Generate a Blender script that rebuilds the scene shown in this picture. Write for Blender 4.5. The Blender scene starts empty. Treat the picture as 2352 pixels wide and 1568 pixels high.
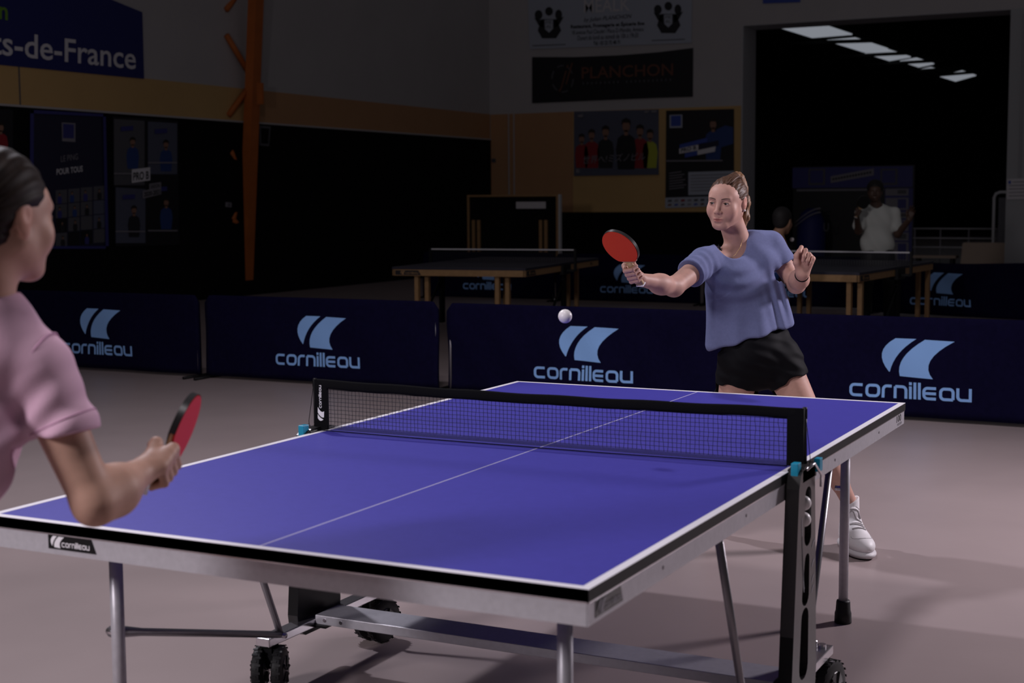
import bpy, bmesh, math, random
import numpy as np
from mathutils import Vector, Matrix
random.seed(7)
S = bpy.context.scene
C = bpy.context.collection
# ------------------------------------------------------------------ camera
FPX, IW, IH = 3370.89, 2352, 1568
CP = np.array([1.84104, -3.80398, 1.48037])
YAW, PITCH, ROLL = 0.469464, -0.096716, -0.006468
_f = np.array([-math.sin(YAW)*math.cos(PITCH), math.cos(YAW)*math.cos(PITCH), math.sin(PITCH)])
_r0 = np.array([math.cos(YAW), math.sin(YAW), 0.0]); _u0 = np.cross(_r0, _f)
CR = math.cos(ROLL)*_r0 + math.sin(ROLL)*_u0
CU = -math.sin(ROLL)*_r0 + math.cos(ROLL)*_u0
CF = _f
cam = bpy.data.cameras.new('camera'); co = bpy.data.objects.new('camera', cam); C.objects.link(co)
co.matrix_world = Matrix(((CR[0], CU[0], -CF[0], CP[0]), (CR[1], CU[1], -CF[1], CP[1]), (CR[2], CU[2], -CF[2], CP[2]), (0, 0, 0, 1)))
cam.sensor_width = 36; cam.lens = FPX/IW*36; cam.clip_end = 200
cam.dof.use_dof = True; cam.dof.focus_distance = 5.7; cam.dof.aperture_fstop = 4.5
S.camera = co
def ray(x, y): return CR*((x-IW/2)/FPX) + CU*((IH/2-y)/FPX) + CF
def at(x, y, d): return CP + ray(x, y)*d
def onX(x, y, X0):
    d = ray(x, y); return CP + d*((X0-CP[0])/d[0])
def onY(x, y, Y0):
    d = ray(x, y); return CP + d*((Y0-CP[1])/d[1])
def onZ(x, y, Z0=0.0):
    d = ray(x, y); return CP + d*((Z0-CP[2])/d[2])
# ------------------------------------------------------------------ world, lights, exposure
w = bpy.data.worlds.new('world'); S.world = w; w.use_nodes = True
w.node_tree.nodes['Background'].inputs[0].default_value = (0.75, 0.72, 0.8, 1)
w.node_tree.nodes['Background'].inputs[1].default_value = 0.04
S.view_settings.view_transform = 'Standard'; S.view_settings.look = 'None'
S.view_settings.gamma = 1.0; S.view_settings.use_curve_mapping = False; S.view_settings.exposure = 0.0
def area(name, loc, tgt, size, power, col, spread=120):
    l = bpy.data.lights.new(name, 'AREA'); l.shape = 'DISK'; l.size = size; l.energy = power; l.color = col
    l.spread = math.radians(spread)
    o = bpy.data.objects.new(name, l); C.objects.link(o); o.location = loc
    o.rotation_euler = (Vector(tgt)-Vector(loc)).to_track_quat('-Z', 'Y').to_euler()
    return o
area('softbox_right', (3.1, 4.3, 2.6), (-0.2, 1.0, 0.9), 0.6, 120, (1.0, 0.9, 0.98), 150)
area('softbox_left', (-4.2, 2.1, 5.6), (0.1, 0.3, 0.7), 0.3, 155, (0.93, 0.9, 1.0), 170)
area('overhead_softbox', (0.3, -2.3, 7.0), (0.0, 0.5, 0.0), 1.1, 105, (1.0, 0.92, 0.97), 160)
area('softbox_near_left', (-2.3, -5.1, 3.0), (0.0, 0.2, 0.5), 0.9, 105, (1.0, 0.92, 0.97), 150)
# ------------------------------------------------------------------ materials
def mat(name, col, rough=0.6, metal=0.0, spec=0.4, var=0.0, vscale=8.0, bump=0.0, bscale=60.0, stretch=None, sss=0.0, attr=False, emit=0.0, trans=0.0, coat=0.0):
    m = bpy.data.materials.new(name); m.use_nodes = True
    nt = m.node_tree; b = nt.nodes['Principled BSDF']
    b.inputs['Roughness'].default_value = rough; b.inputs['Metallic'].default_value = metal
    b.inputs['Specular IOR Level'].default_value = spec
    c4 = (col[0], col[1], col[2], 1); b.inputs['Base Color'].default_value = c4
    if coat: b.inputs['Coat Weight'].default_value = coat
    if sss:
        b.inputs['Subsurface Weight'].default_value = sss; b.inputs['Subsurface Radius'].default_value = (0.012, 0.004, 0.002)
        b.inputs['Subsurface Scale'].default_value = 0.6
    if trans: b.inputs['Transmission Weight'].default_value = trans
    if emit:
        b.inputs['Emission Color'].default_value = c4; b.inputs['Emission Strength'].default_value = emit
    src = None
    if attr:
        a = nt.nodes.new('ShaderNodeAttribute'); a.attribute_name = 'Col'; src = a.outputs['Color']
        nt.links.new(src, b.inputs['Base Color'])
    if var or bump:
        tc = nt.nodes.new('ShaderNodeTexCoord'); mp = nt.nodes.new('ShaderNodeMapping')
        nt.links.new(tc.outputs['Object'], mp.inputs[0])
        if stretch: mp.inputs['Scale'].default_value = stretch
    if var:
        n = nt.nodes.new('ShaderNodeTexNoise'); n.inputs['Scale'].default_value = vscale; n.inputs['Detail'].default_value = 5
        nt.links.new(mp.outputs[0], n.inputs['Vector'])
        hs = nt.nodes.new('ShaderNodeMapRange'); hs.inputs[1].default_value = 0.25; hs.inputs[2].default_value = 0.75
        hs.inputs[3].default_value = 1-var; hs.inputs[4].default_value = 1+var
        nt.links.new(n.outputs[0], hs.inputs[0])
        mx = nt.nodes.new('ShaderNodeVectorMath'); mx.operation = 'SCALE'
        if src: nt.links.new(src, mx.inputs[0])
        else: mx.inputs[0].default_value = col[:3]
        nt.links.new(hs.outputs[0], mx.inputs['Scale']); nt.links.new(mx.outputs[0], b.inputs['Base Color'])
    if bump:
        n2 = nt.nodes.new('ShaderNodeTexNoise'); n2.inputs['Scale'].default_value = bscale; n2.inputs['Detail'].default_value = 4
        nt.links.new(mp.outputs[0], n2.inputs['Vector'])
        bp = nt.nodes.new('ShaderNodeBump'); bp.inputs['Strength'].default_value = bump; bp.inputs['Distance'].default_value = 0.004
        nt.links.new(n2.outputs[0], bp.inputs['Height']); nt.links.new(bp.outputs[0], b.inputs['Normal'])
    return m
M = {}
def dm(k, *a, **kw): M[k] = mat(k, *a, **kw)
dm('floor', (0.342, 0.276, 0.274), 0.38, spec=0.35, var=0.06, vscale=1.6, bump=0.04, bscale=25)
dm('blue_top', (0.052, 0.047, 0.34), 0.5, spec=0.25, var=0.04, vscale=40)
dm('line_white', (0.78, 0.76, 0.82), 0.5)
dm('line_thin', (0.5, 0.48, 0.66), 0.5)
dm('band_black', (0.006, 0.006, 0.007), 0.5, spec=0.2)
dm('steel', (0.5, 0.49, 0.53), 0.42, metal=0.35, var=0.07, vscale=60)
dm('chrome', (0.72, 0.7, 0.74), 0.22, metal=0.95)
dm('tube_grey', (0.27, 0.26, 0.28), 0.32, metal=0.7)
dm('black_plastic', (0.006, 0.006, 0.007), 0.45, spec=0.2)
dm('black_gloss', (0.026, 0.025, 0.026), 0.3, spec=0.4)
dm('rubber', (0.01, 0.01, 0.011), 0.55, spec=0.35)
dm('cyan', (0.01, 0.26, 0.42), 0.35)
dm('net_cloth', (0.005, 0.005, 0.006), 0.85, spec=0.05)
dm('net_string', (0.006, 0.006, 0.012), 0.7)
dm('print_white', (0.75, 0.74, 0.78), 0.6)
dm('print_grey', (0.25, 0.24, 0.27), 0.6)
dm('ball', (0.82, 0.79, 0.8), 0.35)
dm('navy', (0.0042, 0.0033, 0.021), 0.9, spec=0.06, var=0.15, vscale=30, bump=0.15, bscale=400)
dm('logo_blue', (0.26, 0.47, 0.86), 0.8, spec=0.1)
dm('wall_white', (0.50, 0.48, 0.48), 0.8, var=0.04, vscale=1.2)
dm('wall_beige', (0.62, 0.40, 0.16), 0.7, var=0.04, vscale=2)
dm('wall_black', (0.008, 0.008, 0.009), 0.9, spec=0.05)
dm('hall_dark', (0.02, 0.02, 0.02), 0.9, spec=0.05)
dm('jamb_grey', (0.62, 0.63, 0.65), 0.8)
dm('pillar_grey', (0.42, 0.43, 0.44), 0.8)
dm('wall_tan', (0.50, 0.27, 0.13), 0.7, var=0.04, vscale=2)
dm('orange', (0.50, 0.135, 0.025), 0.6, var=0.1, vscale=5)
dm('skin', (0.6, 0.36, 0.29), 0.52, spec=0.22, sss=0.08, attr=True, var=0.05, vscale=60)
dm('skin_dark', (0.09, 0.05, 0.035), 0.5)
dm('shirt_blue', (0.150, 0.172, 0.325), 0.85, spec=0.12, var=0.06, vscale=90, bump=0.12, bscale=300)
dm('shirt_pink', (0.64, 0.41, 0.53), 0.85, spec=0.12, bump=0.1, bscale=300)
dm('seam_pink', (0.5, 0.28, 0.41), 0.85, spec=0.12)
dm('shorts', (0.005, 0.005, 0.007), 0.7, spec=0.1)
dm('hair_light', (0.20, 0.105, 0.055), 0.5, spec=0.25, var=0.4, vscale=120, stretch=(1, 1, .12))
dm('hair', (0.085, 0.043, 0.027), 0.5, spec=0.22, var=0.5, vscale=120, stretch=(1, 1, .15))
dm('hair_dark', (0.014, 0.008, 0.006), 0.6, spec=0.15, var=0.4, vscale=60)
dm('hair_black', (0.012, 0.010, 0.010), 0.7)
dm('eye_white', (0.45, 0.41, 0.40), 0.25)
dm('iris', (0.03, 0.02, 0.015), 0.2)
dm('brow', (0.06, 0.032, 0.022), 0.7)
dm('pearl', (0.85, 0.82, 0.8), 0.2)
dm('gold', (0.45, 0.30, 0.14), 0.4, metal=1)
dm('shoe_white', (0.74, 0.72, 0.74), 0.5)
dm('sole_white', (0.62, 0.6, 0.62), 0.55)
dm('sock', (0.8, 0.78, 0.8), 0.9)
dm('lace', (0.42, 0.40, 0.41), 0.9)
dm('rubber_red', (0.66, 0.045, 0.014), 0.5, spec=0.2)
dm('wood', (0.5, 0.33, 0.18), 0.5, var=0.1, vscale=30)
dm('wood_leg', (0.40, 0.235, 0.105), 0.55, var=0.12, vscale=20)
dm('bg_top', (0.025, 0.025, 0.045), 0.5)
dm('under_black', (0.008, 0.008, 0.010), 0.8, spec=0.1)
dm('tshirt_white', (0.62, 0.64, 0.6), 0.9, spec=0.1)
dm('shirt_royal', (0.03, 0.08, 0.3), 0.85)
dm('bottle', (0.8, 0.82, 0.85), 0.08, trans=0.9)
dm('paper', (0.66, 0.64, 0.66), 0.8)
dm('poster_black', (0.012, 0.012, 0.016), 0.45)
dm('poster_navy', (0.02, 0.02, 0.05), 0.45)
dm('poster_slate', (0.10, 0.11, 0.16), 0.5)
dm('frame_blue', (0.045, 0.045, 0.21), 0.5)
dm('banner_blue', (0.018, 0.022, 0.15), 0.6)
dm('mid_blue', (0.05, 0.09, 0.42), 0.6)
dm('pale_blue', (0.46, 0.50, 0.58), 0.75)
dm('print_black', (0.02, 0.02, 0.025), 0.6)
dm('print_dim', (0.10, 0.10, 0.115), 0.6)
dm('copper', (0.16, 0.06, 0.035), 0.5)
dm('green', (0.16, 0.34, 0.03), 0.6)
dm('p_red', (0.30, 0.02, 0.03), 0.5)
dm('p_yellow', (0.45, 0.5, 0.05), 0.5)
dm('p_skin', (0.30, 0.16, 0.11), 0.5)
dm('p_blue', (0.025, 0.06, 0.22), 0.5)
dm('p_hair', (0.02, 0.014, 0.01), 0.6)
dm('rail_white', (0.4, 0.4, 0.42), 0.4)
dm('board_beige', (0.42, 0.33, 0.26), 0.7)
dm('skylight', (0.75, 0.8, 0.9), 0.5, emit=0.28)
# ------------------------------------------------------------------ object helpers
def tag(o, label=None, cat=None, group=None, kind=None):
    if label: o['label'] = label
    if cat: o['category'] = cat
    if group: o['group'] = group
    if kind: o['kind'] = kind
    return o
def empty(name, loc=(0, 0, 0), rz=0.0, label=None, cat=None, group=None):
    o = bpy.data.objects.new(name, None); C.objects.link(o); o.empty_display_size = 0.05
    o.location = Vector([float(q) for q in loc]); o.rotation_euler = (0, 0, rz)
    return tag(o, label, cat, group)
def link_mesh(name, v, f, m, parent=None, smooth=False, world=False, kind=None):
    me = bpy.data.meshes.new(name)
    v = np.asarray(v, float)
    if world and parent is not None:
        p = parent
        while p.parent is not None: p = p.parent
        v = v - np.array(p.location)
    me.from_pydata([tuple(q) for q in v], [], f); me.update()
    if m is not None: me.materials.append(M[m])
    if smooth: me.polygons.foreach_set('use_smooth', [True]*len(me.polygons))
    o = bpy.data.objects.new(name, me); C.objects.link(o)
    if parent is not None: o.parent = parent
    if kind: o['kind'] = kind
    return o
def nrm(a): a = np.asarray(a, float); return a/np.linalg.norm(a)
def perp(d):
    d = nrm(d); a = np.array([0, 0, 1.0]) if abs(d[2]) < 0.9 else np.array([1.0, 0, 0])
    x = nrm(np.cross(a, d)); return x, np.cross(d, x)
class MB:
    def __init__(s): s.v = []; s.f = []
    def add(s, v, f):
        n = len(s.v); s.v += [tuple(float(c) for c in q) for q in v]; s.f += [tuple(i+n for i in q) for q in f]; return s
    def box(s, c, h, ax=None, bev=0.0):
        c = np.asarray(c, float); ax = np.eye(3) if ax is None else np.asarray(ax, float)
        if bev <= 0:
            v = [c + ax[0]*h[0]*sx + ax[1]*h[1]*sy + ax[2]*h[2]*sz for sx in (-1, 1) for sy in (-1, 1) for sz in (-1, 1)]
            return s.add(v, [(0, 1, 3, 2), (4, 6, 7, 5), (0, 4, 5, 1), (2, 3, 7, 6), (0, 2, 6, 4), (1, 5, 7, 3)])
        bm = bmesh.new(); bmesh.ops.create_cube(bm, size=2)
        for q in bm.verts: q.co = Vector((q.co.x*h[0], q.co.y*h[1], q.co.z*h[2]))
        bmesh.ops.bevel(bm, geom=bm.edges[:], offset=bev, segments=2, affect='EDGES', profile=0.5)
        v = [c + ax[0]*q.co.x + ax[1]*q.co.y + ax[2]*q.co.z for q in bm.verts]; bm.verts.index_update()
        f = [tuple(q.index for q in p.verts) for p in bm.faces]; bm.free()
        return s.add(v, f)
    def b2(s, lo, hi, bev=0.0):
        lo = np.array(lo, float); hi = np.array(hi, float); return s.box((lo+hi)/2, np.abs(hi-lo)/2, None, bev)
    def tube(s, pts, r, n=12, cap=True):
        pts = [np.asarray(p, float) for p in pts]; k = len(pts)
        rr = r if hasattr(r, '__len__') else [r]*k
        v = []; f = []; x0 = None
        for i, p in enumerate(pts):
            d = nrm((pts[min(i+1, k-1)]-pts[max(i-1, 0)]))
            if x0 is None: x0, y0 = perp(d)
            else:
                x0 = nrm(x0-d*np.dot(x0, d)); y0 = np.cross(d, x0)
            for j in range(n):
                a = 2*math.pi*j/n; v.append(p + (x0*math.cos(a)+y0*math.sin(a))*rr[i])
        for i in range(k-1):
            for j in range(n):
                f.append((i*n+j, i*n+(j+1) % n, (i+1)*n+(j+1) % n, (i+1)*n+j))
        if cap: f.append(tuple(range(n))[::-1]); f.append(tuple((k-1)*n+j for j in range(n)))
        return s.add(v, f)
    def lathe(s, c, axis, prof, n=24):
        # prof: list of (radius, height along axis)
        x, y = perp(axis); d = nrm(axis); c = np.asarray(c, float)
        v = []; f = []; k = len(prof)
        for (r, h) in prof:
            for j in range(n):
                a = 2*math.pi*j/n; v.append(c + d*h + (x*math.cos(a)+y*math.sin(a))*max(r, 1e-5))
        for i in range(k-1):
            for j in range(n):
                f.append((i*n+j, i*n+(j+1) % n, (i+1)*n+(j+1) % n, (i+1)*n+j))
        f.append(tuple(range(n))[::-1]); f.append(tuple((k-1)*n+j for j in range(n)))
        return s.add(v, f)
    def prism(s, poly, o, ux, uy, depth):
        # poly in 2D -> extruded solid between o and o+depth vector
        o = np.asarray(o, float); ux = np.asarray(ux, float); uy = np.asarray(uy, float); dp = np.asarray(depth, float)
        n = len(poly)
        a = [o+ux*p[0]+uy*p[1] for p in poly]; b = [q+dp for q in a]
        f = [tuple(range(n)), tuple(range(2*n-1, n-1, -1))] + [(i, i+n, (i+1) % n+n, (i+1) % n) for i in range(n)]
        return s.add(a+b, f)
    def sphere(s, c, r, n=20, sc=(1, 1, 1), ax=None):
        bm = bmesh.new(); bmesh.ops.create_uvsphere(bm, u_segments=n, v_segments=max(6, n*2//3), radius=1.0); bm.verts.index_update()
        ax = np.eye(3) if ax is None else np.asarray(ax)
        v = [np.asarray(c) + r*(ax[0]*q.co.x*sc[0]+ax[1]*q.co.y*sc[1]+ax[2]*q.co.z*sc[2]) for q in bm.verts]
        f = [tuple(q.index for q in p.verts) for p in bm.faces]; bm.free(); return s.add(v, f)
    def build(s, name, m, parent=None, smooth=False, world=False, kind=None):
        return link_mesh(name, s.v, s.f, m, parent, smooth, world, kind)
def smooth_by_angle(o, ang=35):
    me = o.data
    me.polygons.foreach_set('use_smooth', [True]*len(me.polygons))
    bm = bmesh.new(); bm.from_mesh(me)
    for e in bm.edges:
        if len(e.link_faces) == 2 and e.calc_face_angle(0) > math.radians(ang): e.smooth = False
    bm.to_mesh(me); bm.free(); return o
def curve_mesh(cu):
    o = bpy.data.objects.new('tmp', cu); C.objects.link(o)
    dg = bpy.context.evaluated_depsgraph_get(); me = bpy.data.meshes.new_from_object(o.evaluated_get(dg))
    v = np.array([q.co[:] for q in me.vertices]) if len(me.vertices) else np.zeros((0, 3)); f = [tuple(p.vertices) for p in me.polygons]
    bpy.data.objects.remove(o); bpy.data.meshes.remove(me); bpy.data.curves.remove(cu)
    return v, f
_tc = {}
def text2d(body, bold=0.0, shear=0.0):
    # lettering as flat polygons, normalised to the unit box
    key = (body, bold, shear)
    if key not in _tc:
        cu = bpy.data.curves.new('t', 'FONT'); cu.body = body; cu.size = 1; cu.offset = bold; cu.shear = shear; cu.resolution_u = 3
        v, f = curve_mesh(cu); v = v[:, :2]; lo = v.min(0); hi = v.max(0); _tc[key] = ((v-lo)/(hi-lo), f)
    return _tc[key]
def poly_holes(outer, holes, thick):
    cu = bpy.data.curves.new('p', 'CURVE'); cu.dimensions = '2D'; cu.fill_mode = 'BOTH'; cu.extrude = thick/2
    for ring in [outer]+holes:
        sp = cu.splines.new('POLY'); sp.points.add(len(ring)-1)
        for i, p in enumerate(ring): sp.points[i].co = (p[0], p[1], 0, 1)
        sp.use_cyclic_u = True
    return curve_mesh(cu)
def tube_obj(name, pts, r, m, parent, n=12, **kw):
    return MB().tube(pts, r, n).build(name, m, parent, smooth=True, **kw)
# ------------------------------------------------------------------ brand wordmark strokes
def arc(cx, cy, r, a0, a1, n=5): return [(cx+r*math.cos(math.radians(a0+(a1-a0)*i/n)), cy+r*math.sin(math.radians(a0+(a1-a0)*i/n))) for i in range(n+1)]
_R = 0.34; _W = 1.12
GL = {
 'c': (_W, [[(_W, 1)]+arc(_R, 1-_R, _R, 90, 180)+arc(_R, _R, _R, 180, 270)+[(_W, 0)]]),
 'o': (_W, [arc(_R, 1-_R, _R, 90, 180)+arc(_R, _R, _R, 180, 270)+arc(_W-_R, _R, _R, 270, 360)+arc(_W-_R, 1-_R, _R, 0, 90)+[(_R, 1)]]),
 'r': (0.72, [[(0, -.13)]+arc(_R, 1-_R, _R, 180, 90)+[(0.78, 1)]]),
 'n': (1.02, [[(0, -.13), (0, 1)], [(0, 1), (1.02-_R, 1)]+arc(1.02-_R, 1-_R, _R, 90, 0)+[(1.02, -.13)]]),
 'i': (0.0, [[(0, -.13), (0, 1.08)], [(0, 1.2), (0, 1.48)]]),
 'l': (0.0, [[(0, -.13), (0, 1.48)]]),
 'e': (_W, [[(_W, 1)]+arc(_R, 1-_R, _R, 90, 180)+arc(_R, _R, _R, 180, 270)+[(_W, 0)], [(0, .5), (_W, .5)]]),
 'a': (_W, [[(_W, 0)]+arc(_W-_R, 1-_R, _R, 0, 90)+arc(_R, 1-_R, _R, 90, 180)+arc(_R, _R, _R, 180, 270)+[(_W, 0)]]),
 'u': (_W, [[(0, 1.13)]+arc(_R, _R, _R, 180, 270)+[(_W, 0), (_W, 1.13)]]),
}
def ribbon(path, wd):
    p = [np.array(q, float) for q in path]
    q = [p[0]]
    for a in p[1:]:
        if np.linalg.norm(a-q[-1]) > 1e-4: q.append(a)
    # subdivide long runs so print can follow cloth
    out = [q[0]]
    for a in q[1:]:
        n = max(1, int(np.linalg.norm(a-out[-1])/0.3)); st = out[-1]
        for i in range(1, n+1): out.append(st+(a-st)*i/n)
    q = out; v = []; f = []
    for i, a in enumerate(q):
        d0 = nrm(q[i]-q[i-1]) if i > 0 else nrm(q[1]-q[0]); d1 = nrm(q[i+1]-q[i]) if i < len(q)-1 else d0
        n0 = np.array([-d0[1], d0[0]]); n1 = np.array([-d1[1], d1[0]]); m = nrm(n0+n1); k = min(1/max(np.dot(m, n0), .35), 1.6)
        v += [a+m*wd/2*k, a-m*wd/2*k]
    for i in range(len(q)-1): f.append((2*i, 2*i+1, 2*i+3, 2*i+2))
    return v, f
def wordmark():
    V = []; F = []; x = 0
    for ch in 'cornilleau':
        wdt, st = GL[ch]
        for s_ in st:
            v, f = ribbon(s_, 0.27); n = len(V); V += [(q[0]+x, q[1]) for q in v]; F += [tuple(i+n for i in g) for g in f]
        x += wdt + (0.42 if ch not in 'r' else 0.40)
    V = np.array(V); lo = V.min(0); hi = V.max(0)
    return (V-lo)/(hi[0]-lo[0]), F
WM_V, WM_F = wordmark()          # unit width
def bez(p0, p1, p2, n=8): return [((1-t)**2*p0[0]+2*t*(1-t)*p1[0]+t*t*p2[0], (1-t)**2*p0[1]+2*t*(1-t)*p1[1]+t*t*p2[1]) for t in [i/n for i in range(n+1)]]
def strip2(l, r):
    V = []; F = []
    for a, b in zip(l, r):
        for t in (0, .25, .5, .75, 1): V.append((a[0]+(b[0]-a[0])*t, a[1]+(b[1]-a[1])*t))
    for i in range(len(l)-1):
        for j in range(4): F.append((i*5+j, i*5+j+1, i*5+5+j+1, i*5+5+j))
    return V, F
def sails():
    # unit: total width 1, y down from the top 0 to bottom -0.53
    s = 1/312.0
    f = lambda p: ((p[0]-1757)*s, -(p[1]-208)*s)
    L1 = bez((1826, 208), (1725, 268), (1800, 352)); R1 = bez((1912, 208), (1822, 268), (1803, 352))
    L2 = bez((1947, 210), (1824, 290), (1846, 368)); R2 = bez((2068, 213), (1918, 300), (1984, 374))
    return strip2([f(p) for p in L1], [f(p) for p in R1]), strip2([f(p) for p in L2], [f(p) for p in R2])
SAIL = sails()
# ------------------------------------------------------------------ SDF sculpting (sparse surface nets)
class P:
    __slots__ = ('fn', 'c', 'R', 'op', 'k')
    def __init__(s, fn, c, R, op, k): s.fn = fn; s.c = np.asarray(c, float); s.R = R; s.op = op; s.k = k
def rc(a, b, ra, rb, k=.02, op='u'):
    a = np.asarray(a, float); b = np.asarray(b, float); ba = b-a; bb = max(ba@ba, 1e-12)
    def fn(p):
        q = p-a; h = np.clip(q@ba/bb, 0, 1); return np.sqrt(((q-h[:, None]*ba)**2).sum(1)) - (ra+(rb-ra)*h)
    return P(fn, (a+b)/2, np.linalg.norm(ba)/2+max(ra, rb), op, k)
def el(c, rad, ax=None, k=.02, op='u'):
    c = np.asarray(c, float); A = np.eye(3) if ax is None else np.asarray(ax, float); rad = np.asarray(rad, float)
    def fn(p):
        q = (p-c)@A.T; k0 = np.sqrt(((q/rad)**2).sum(1)); k1 = np.sqrt(((q/rad**2)**2).sum(1))
        return np.where(k1 > 1e-6, k0*(k0-1)/np.maximum(k1, 1e-6), -rad.min())
    return P(fn, c, rad.max(), op, k)
def bxs(c, half, ax=None, r=.005, k=.01, op='u'):
    c = np.asarray(c, float); A = np.eye(3) if ax is None else np.asarray(ax, float); hf = np.asarray(half, float)-r
    def fn(p):
        q = np.abs((p-c)@A.T)-hf; return np.sqrt((np.maximum(q, 0)**2).sum(1))+np.minimum(q.max(1), 0)-r
    return P(fn, c, np.linalg.norm(half), op, k)
def cut(c, n, R, k=.004):
    c = np.asarray(c, float); n = nrm(n)
    def fn(p):
        q = p-c; return np.maximum(-(q@n), np.sqrt((q*q).sum(1))-R)
    return P(fn, c, R, 's', k)
def evalp(prims, p):
    d = np.full(len(p), 0.5)
    for q in prims:
        e = q.fn(p)
        if q.op == 'u':
            h = np.maximum(q.k-np.abs(d-e), 0)/q.k; d = np.minimum(d, e)-h*h*q.k*.25
        else:
            e = -e; h = np.maximum(q.k-np.abs(d-e), 0)/q.k; d = np.maximum(d, e)+h*h*q.k*.25
    return d
def sdf(prims, h, disp=None, B=16):
    U = [q for q in prims if q.op == 'u']
    lo = np.min([q.c-q.R-.03 for q in U], 0); hi = np.max([q.c+q.R+.03 for q in U], 0)
    bs = B*h; nb = np.ceil((hi-lo)/bs).astype(int)
    g = np.stack(np.meshgrid(*[np.arange(n) for n in nb], indexing='ij'), -1).reshape(-1, 3)
    ctr = lo+(g+.5)*bs; keep = np.zeros(len(g), bool); hd = bs*.867
    for i in range(0, len(g), 20000):
        keep[i:i+20000] = np.abs(evalp(prims, ctr[i:i+20000])) < hd*1.05+.008
    g = g[keep]; ctr = ctr[keep]
    n1 = B+1; gi = np.stack(np.meshgrid(*[np.arange(n1)]*3, indexing='ij'), -1).reshape(-1, 3)
    N = nb*B+2; key = lambda q: (q[..., 0]*N[1]+q[..., 1])*N[2]+q[..., 2]
    VK = []; VP = []; Q = []
    for b, cb in zip(g, ctr):
        loc = [q for q in prims if np.linalg.norm(q.c-cb) < q.R+hd+q.k+.03]
        if not loc: continue
        pts = lo+(b*B+gi)*h; d = evalp(loc, pts)
        if disp is not None: d = d+disp(pts)
        d = d.reshape(n1, n1, n1); s = d < 0
        if s.all() or not s.any(): continue
        cn = np.zeros((B, B, B), int); ps = np.zeros((B, B, B, 3)); 
        tot = sum(s[x:B+x, y:B+y, z:B+z].astype(int) for x in (0, 1) for y in (0, 1) for z in (0, 1))
        act = (tot > 0) & (tot < 8)
        ii = np.argwhere(act)
        acc = np.zeros((len(ii), 3)); cnt = np.zeros(len(ii))
        for ax in range(3):
            o1, o2 = [a for a in range(3) if a != ax]
            for u in (0, 1):
                for v in (0, 1):
                    a = ii.copy(); a[:, o1] += u; a[:, o2] += v; c = a.copy(); c[:, ax] += 1
                    da = d[a[:, 0], a[:, 1], a[:, 2]]; dc = d[c[:, 0], c[:, 1], c[:, 2]]
                    m = (da < 0) != (dc < 0); t = np.where(m, da/np.where(m, da-dc, 1), 0)
                    pp = a.astype(float); pp[:, ax] += t; acc[m] += pp[m]; cnt[m] += 1
        VK.append(key(ii+b*B)); VP.append(lo+(acc/cnt[:, None]+b*B)*h)
        for ax in range(3):
            o1, o2 = (ax+1) % 3, (ax+2) % 3
            sl0 = s[:B, :B, :B]; sl1 = np.roll(s, -1, ax)[:B, :B, :B]
            e = np.argwhere(sl0 != sl1)
            if not len(e): continue
            inside = s[e[:, 0], e[:, 1], e[:, 2]]
            G = e+b*B; G1 = G.copy(); G1[:, o1] -= 1; G2 = G1.copy(); G2[:, o2] -= 1; G3 = G.copy(); G3[:, o2] -= 1
            q = np.stack([key(G), key(G1), key(G2), key(G3)], 1); q[~inside] = q[~inside][:, ::-1]
            Q.append(q)
    VK = np.concatenate(VK); VP = np.concatenate(VP); Q = np.concatenate(Q)
    o = np.argsort(VK); VK = VK[o]; VP = VP[o]
    ix = np.clip(np.searchsorted(VK, Q), 0, len(VK)-1); ok = (VK[ix] == Q).all(1)
    return VP, ix[ok]
def sdf_obj(name, prims, h, m, parent, disp=None, colfn=None, world=True):
    v, q = sdf(prims, h, disp)
    col = colfn(v) if colfn else None
    p = parent
    while p.parent is not None: p = p.parent
    if world: v = v-np.array(p.location)
    me = bpy.data.meshes.new(name); me.vertices.add(len(v)); me.vertices.foreach_set('co', v.astype(np.float32).ravel())
    nq = len(q); me.loops.add(nq*4); me.loops.foreach_set('vertex_index', q.astype(np.int32).ravel())
    me.polygons.add(nq); me.polygons.foreach_set('loop_start', np.arange(0, nq*4, 4, dtype=np.int32))
    me.update(calc_edges=True); me.validate(); me.polygons.foreach_set('use_smooth', [True]*len(me.polygons))
    if col is not None:
        a = me.attributes.new('Col', 'FLOAT_COLOR', 'POINT'); a.data.foreach_set('color', np.concatenate([col, np.ones((len(col), 1))], 1).astype(np.float32).ravel())
    me.materials.append(M[m]); o = bpy.data.objects.new(name, me); C.objects.link(o); o.parent = parent
    return o
# ================================================================== SETTING
XL, YR = -12.3, 23.13
def struct(name, mb, m, parent=None):
    o = mb.build(name, m, parent)
    if parent is None: o['kind'] = 'structure'
    return o
struct('floor', MB().b2((-13.5, -9, -.1), (11, 60, 0)), 'floor')
wl = struct('wall_left', MB().b2((XL-.3, -9, 0), (XL, YR+.02, 7.5)), 'wall_white')
struct('beige_band', MB().b2((XL-.02, -9, 2.70), (XL+.012, 14.9, 3.212)), 'wall_beige', wl)
struct('tan_band', MB().b2((XL-.02, 14.905, 2.70), (XL+.012, YR-.02, 3.212)), 'wall_tan', wl)
struct('black_dado', MB().b2((XL-.02, -9, 0), (XL+.03, YR-.02, 2.685)), 'wall_black', wl)
struct('dado_ledge', MB().b2((XL-.02, -9, 2.685), (XL+.045, YR-.02, 2.712)), 'wall_white', wl)
_c = onX(40, 120, XL)
struct('wall_joint', MB().b2((XL, _c[1]-.01, 2.71), (XL+.016, _c[1]+.012, 7.4)), 'print_dim', wl)
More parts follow.
